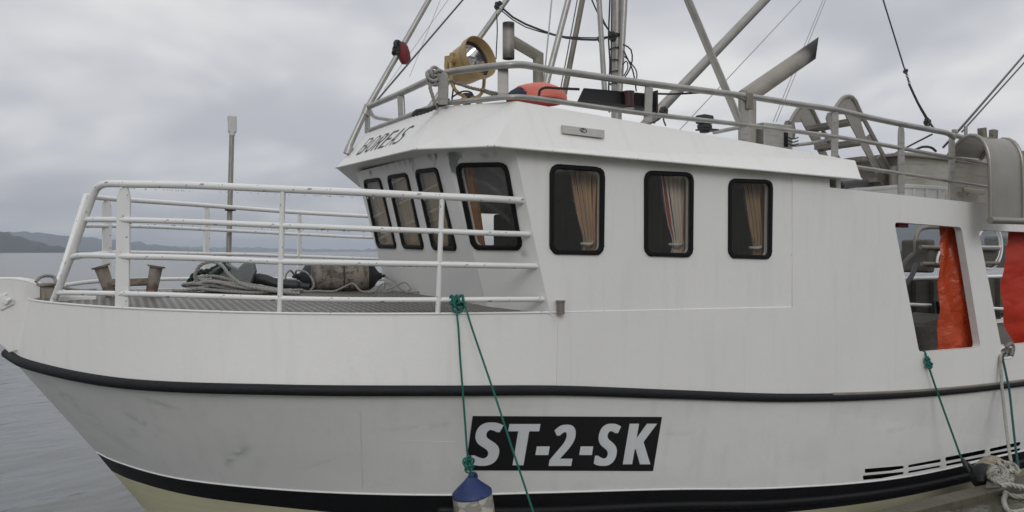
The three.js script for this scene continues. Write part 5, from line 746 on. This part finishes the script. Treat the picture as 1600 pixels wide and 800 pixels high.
{ const t = sheetThing('purple_cloth', 'mauve cloth hanging behind the orange oilskin', [[352, 1499, 1510], [420, 1503, 1516], [470, 1508, 1526], [500, 1516, 1530]], M.purple, 2, 2.0, .01); t.userData.category = 'cloth'; t.children[0].name = 'cloth'; settle(t);
  const a = P(1425, 512, 1.3), w = 1.0, f = thing('covered_fish_bin', 'fish bin under a crumpled grey tarpaulin inside the first side opening', 'fish bin'); part(f, 'tarpaulin', [rbox(w, .36, .6, V(a.x + w / 2, a.y - .18, .98), .05), rbox(w * .6, .06, .5, V(a.x + w * .62, a.y + .02, .95), .03, 0, .12)], M.tarp); settle(f);
  const n = thing('hanging_net', 'dark green net draped over the inner rail behind the orange oilskin', 'net'), rows = [[471, 1455, 1476], [500, 1462, 1476], [530, 1468, 1478]]; const pos = [], uv = [], idx = []; rows.forEach(([y, l, r], j) => { for (let i = 0; i <= 8; i++) { const q = P(mix(l, r, i / 8), y, -1.8 + .05 * Math.sin(i * 1.6)); pos.push(q.x, q.y, q.z); uv.push(q.x, q.y); if (j && i < 8) { const o = (j - 1) * 9 + i; idx.push(o, o + 9, o + 1, o + 1, o + 9, o + 10); } } }); const g = new THREE.BufferGeometry(); g.setAttribute('position', new THREE.Float32BufferAttribute(pos, 3)); g.setAttribute('uv', new THREE.Float32BufferAttribute(uv, 2)); g.setIndex(idx); g.computeVertexNormals(); const nm = M.net.clone(); nm.side = THREE.DoubleSide; part(n, 'net', g, nm); settle(n);
}
// ---- mooring gear at the dock edge
{
  const c = P(1546, 739, 2.44), R = pr(c, 22), ax = V(.93, .02, -.30).normalize(), t = fenderThing('tan fender with a black end wedged between the hull and the dock', null, c, ax, R, .3, M.dim, M.fender_old.clone()); t.children[0].material.color.setRGB(.42, .38, .29); settle(t);
  const g = thing('green_rope', 'green line from the first side opening down to the tan fender', 'rope'); part(g, 'line', ropeGeo([P(1443, 548, 2.16), P(1446, 552, 2.215), P(1449, 565, 2.235), P(1455, 585, 2.25), P(1470, 628, 2.28), P(1486, 672, 2.33), P(1502, 716, 2.38), P(1507, 730, 2.42)], .0085), M.green); part(g, 'knot', [new THREE.TorusKnotGeometry(.016, .008, 60, 6, 2, 5).translate(...P(1449, 562, 2.235).toArray()), new THREE.TorusKnotGeometry(.02, .009, 60, 6, 2, 5).translate(...P(1452, 570, 2.24).toArray())], M.green); settle(g);
  const b = thing('dark_lashing', 'black lashing tied to the end of the tan fender', 'rope'); part(b, 'lashing', [tube([P(1505, 719, 2.4), P(1509, 727, 2.43), P(1514, 736, 2.45)], .016), tube([P(1508, 722, 2.41), P(1517, 728, 2.45), P(1520, 738, 2.46)], .012)], M.dim); settle(b);
  const r1 = thing('grey_rope', 'grey mooring rope from the aft fairlead down to the dock', 'rope'); part(r1, 'line', ropeGeo([P(1570, 549, 2.12), P(1563.5, 556, 2.22), P(1563.5, 575, 2.24), P(1567, 620, 2.3), P(1572, 665, 2.38), P(1577, 705, 2.48), P(1580, 722, 2.55)], .014), M.tanrope); settle(r1);
  const r2 = thing('green_rope', 'blue green rope from the aft fairlead beside the grey mooring rope', 'rope'); part(r2, 'line', ropeGeo([P(1572, 550, 2.12), P(1567, 560, 2.225), P(1571, 580, 2.245), P(1577, 610, 2.29), P(1582, 655, 2.37), P(1587, 700, 2.46), P(1592, 736, 2.56)], .0105), M.green.clone()); r2.children[0].material.color.setRGB(.025, .10, .10); settle(r2);
  // cleat on the kerb with turns of rope
  const k = onY(1552, 758, KERB), cl = thing('dock_cleat', 'grey steel cleat plate bolted on the dock kerb', 'cleat'), turn = -.35;
  const sh = new THREE.Shape([[-.17, -.02], [0, -.075], [.2, -.05], [.2, .05], [.03, .06]].map((p) => new THREE.Vector2(...p))); const hole = new THREE.Path(); hole.absellipse(-.03, -.012, .02, .012, 0, Math.PI * 2, true); sh.holes.push(hole); const pg = new THREE.ExtrudeGeometry(sh, { depth: .008, bevelEnabled: true, bevelSize: .002, bevelThickness: .002, bevelSegments: 1 }); pg.rotateX(-Math.PI / 2); pg.rotateY(.1); pg.translate(k.x, KERB + .004, k.z);
  part(cl, 'base_plate', boxUV(pg), M.dullsteel); part(cl, 'horn', [rod(V(k.x + .1, KERB, k.z), V(k.x + .1, KERB + .13, k.z), .035), tube([V(k.x - .04, KERB + .135, k.z), V(k.x + .1, KERB + .125, k.z), V(k.x + .24, KERB + .135, k.z)], .024)], M.dullsteel); settle(cl);
  const h = thing('mooring_rope', 'thick pale rope wound on the dock cleat with its tail on the dock', 'rope'), o = V(k.x + .1, KERB + .06, k.z), pts = [];
  for (let i = 0; i <= 60; i++) { const a = i / 60 * Math.PI * 2 * 3.4, s = .062 + .012 * Math.sin(a * .7); pts.push(V(o.x + s * 1.25 * Math.cos(a), o.y - .02 + .085 * (i / 60) + .008 * Math.sin(a * 3), o.z + s * Math.sin(a))); }
  part(h, 'turns', ropeGeo(pts, .021), M.tanrope);
  part(h, 'spiral', ropeGeo(Array.from({ length: 34 }, (_, i) => { const a = i / 33 * Math.PI * 2 * 2.1 + 1, s = .028 + .052 * i / 33; return P(1554, 738, 2.72).add(RGT.clone().multiplyScalar(s * Math.cos(a))).add(V(0, s * .85 * Math.sin(a), 0)).addScaledVector(FWD, -.03 + .012 * Math.sin(a * 2)); }), .019), M.tanrope);
  part(h, 'bight', [ropeGeo([P(1546, 744, 2.7), P(1556, 752, 2.75), P(1566, 757, 2.8), P(1580, 758, 2.84), P(1594, 763, 2.86), P(1612, 770, 2.88)], .021), ropeGeo([P(1563, 760, 2.82), P(1574, 757, 2.84), P(1588, 760, 2.86), P(1602, 762, 2.88), P(1625, 764, 2.9)], .021), ropeGeo([P(1573, 727, 2.62), P(1580, 732, 2.64), P(1587, 739, 2.66), P(1592, 741, 2.68)], .02), ropeGeo([P(1566, 722, 2.6), P(1576, 724, 2.62), P(1586, 728, 2.63), P(1593, 738, 2.66)], .018)], M.tanrope);
  part(h, 'tail', [ropeGeo([onY(1565, 766, DOCK + .02), onY(1574, 772, DOCK + .02), onY(1590, 776, DOCK + .02), onY(1615, 772, DOCK + .02)], .02), ropeGeo([onY(1572, 770, DOCK + .02), onY(1569, 785, DOCK + .02), onY(1580, 800, DOCK + .02), onY(1612, 796, DOCK + .02)], .019)], M.tanrope); settle(h);
}

scene.traverse((o) => { if (o.isMesh) { o.castShadow = true; o.receiveShadow = true; } });
renderer.render(scene, camera);
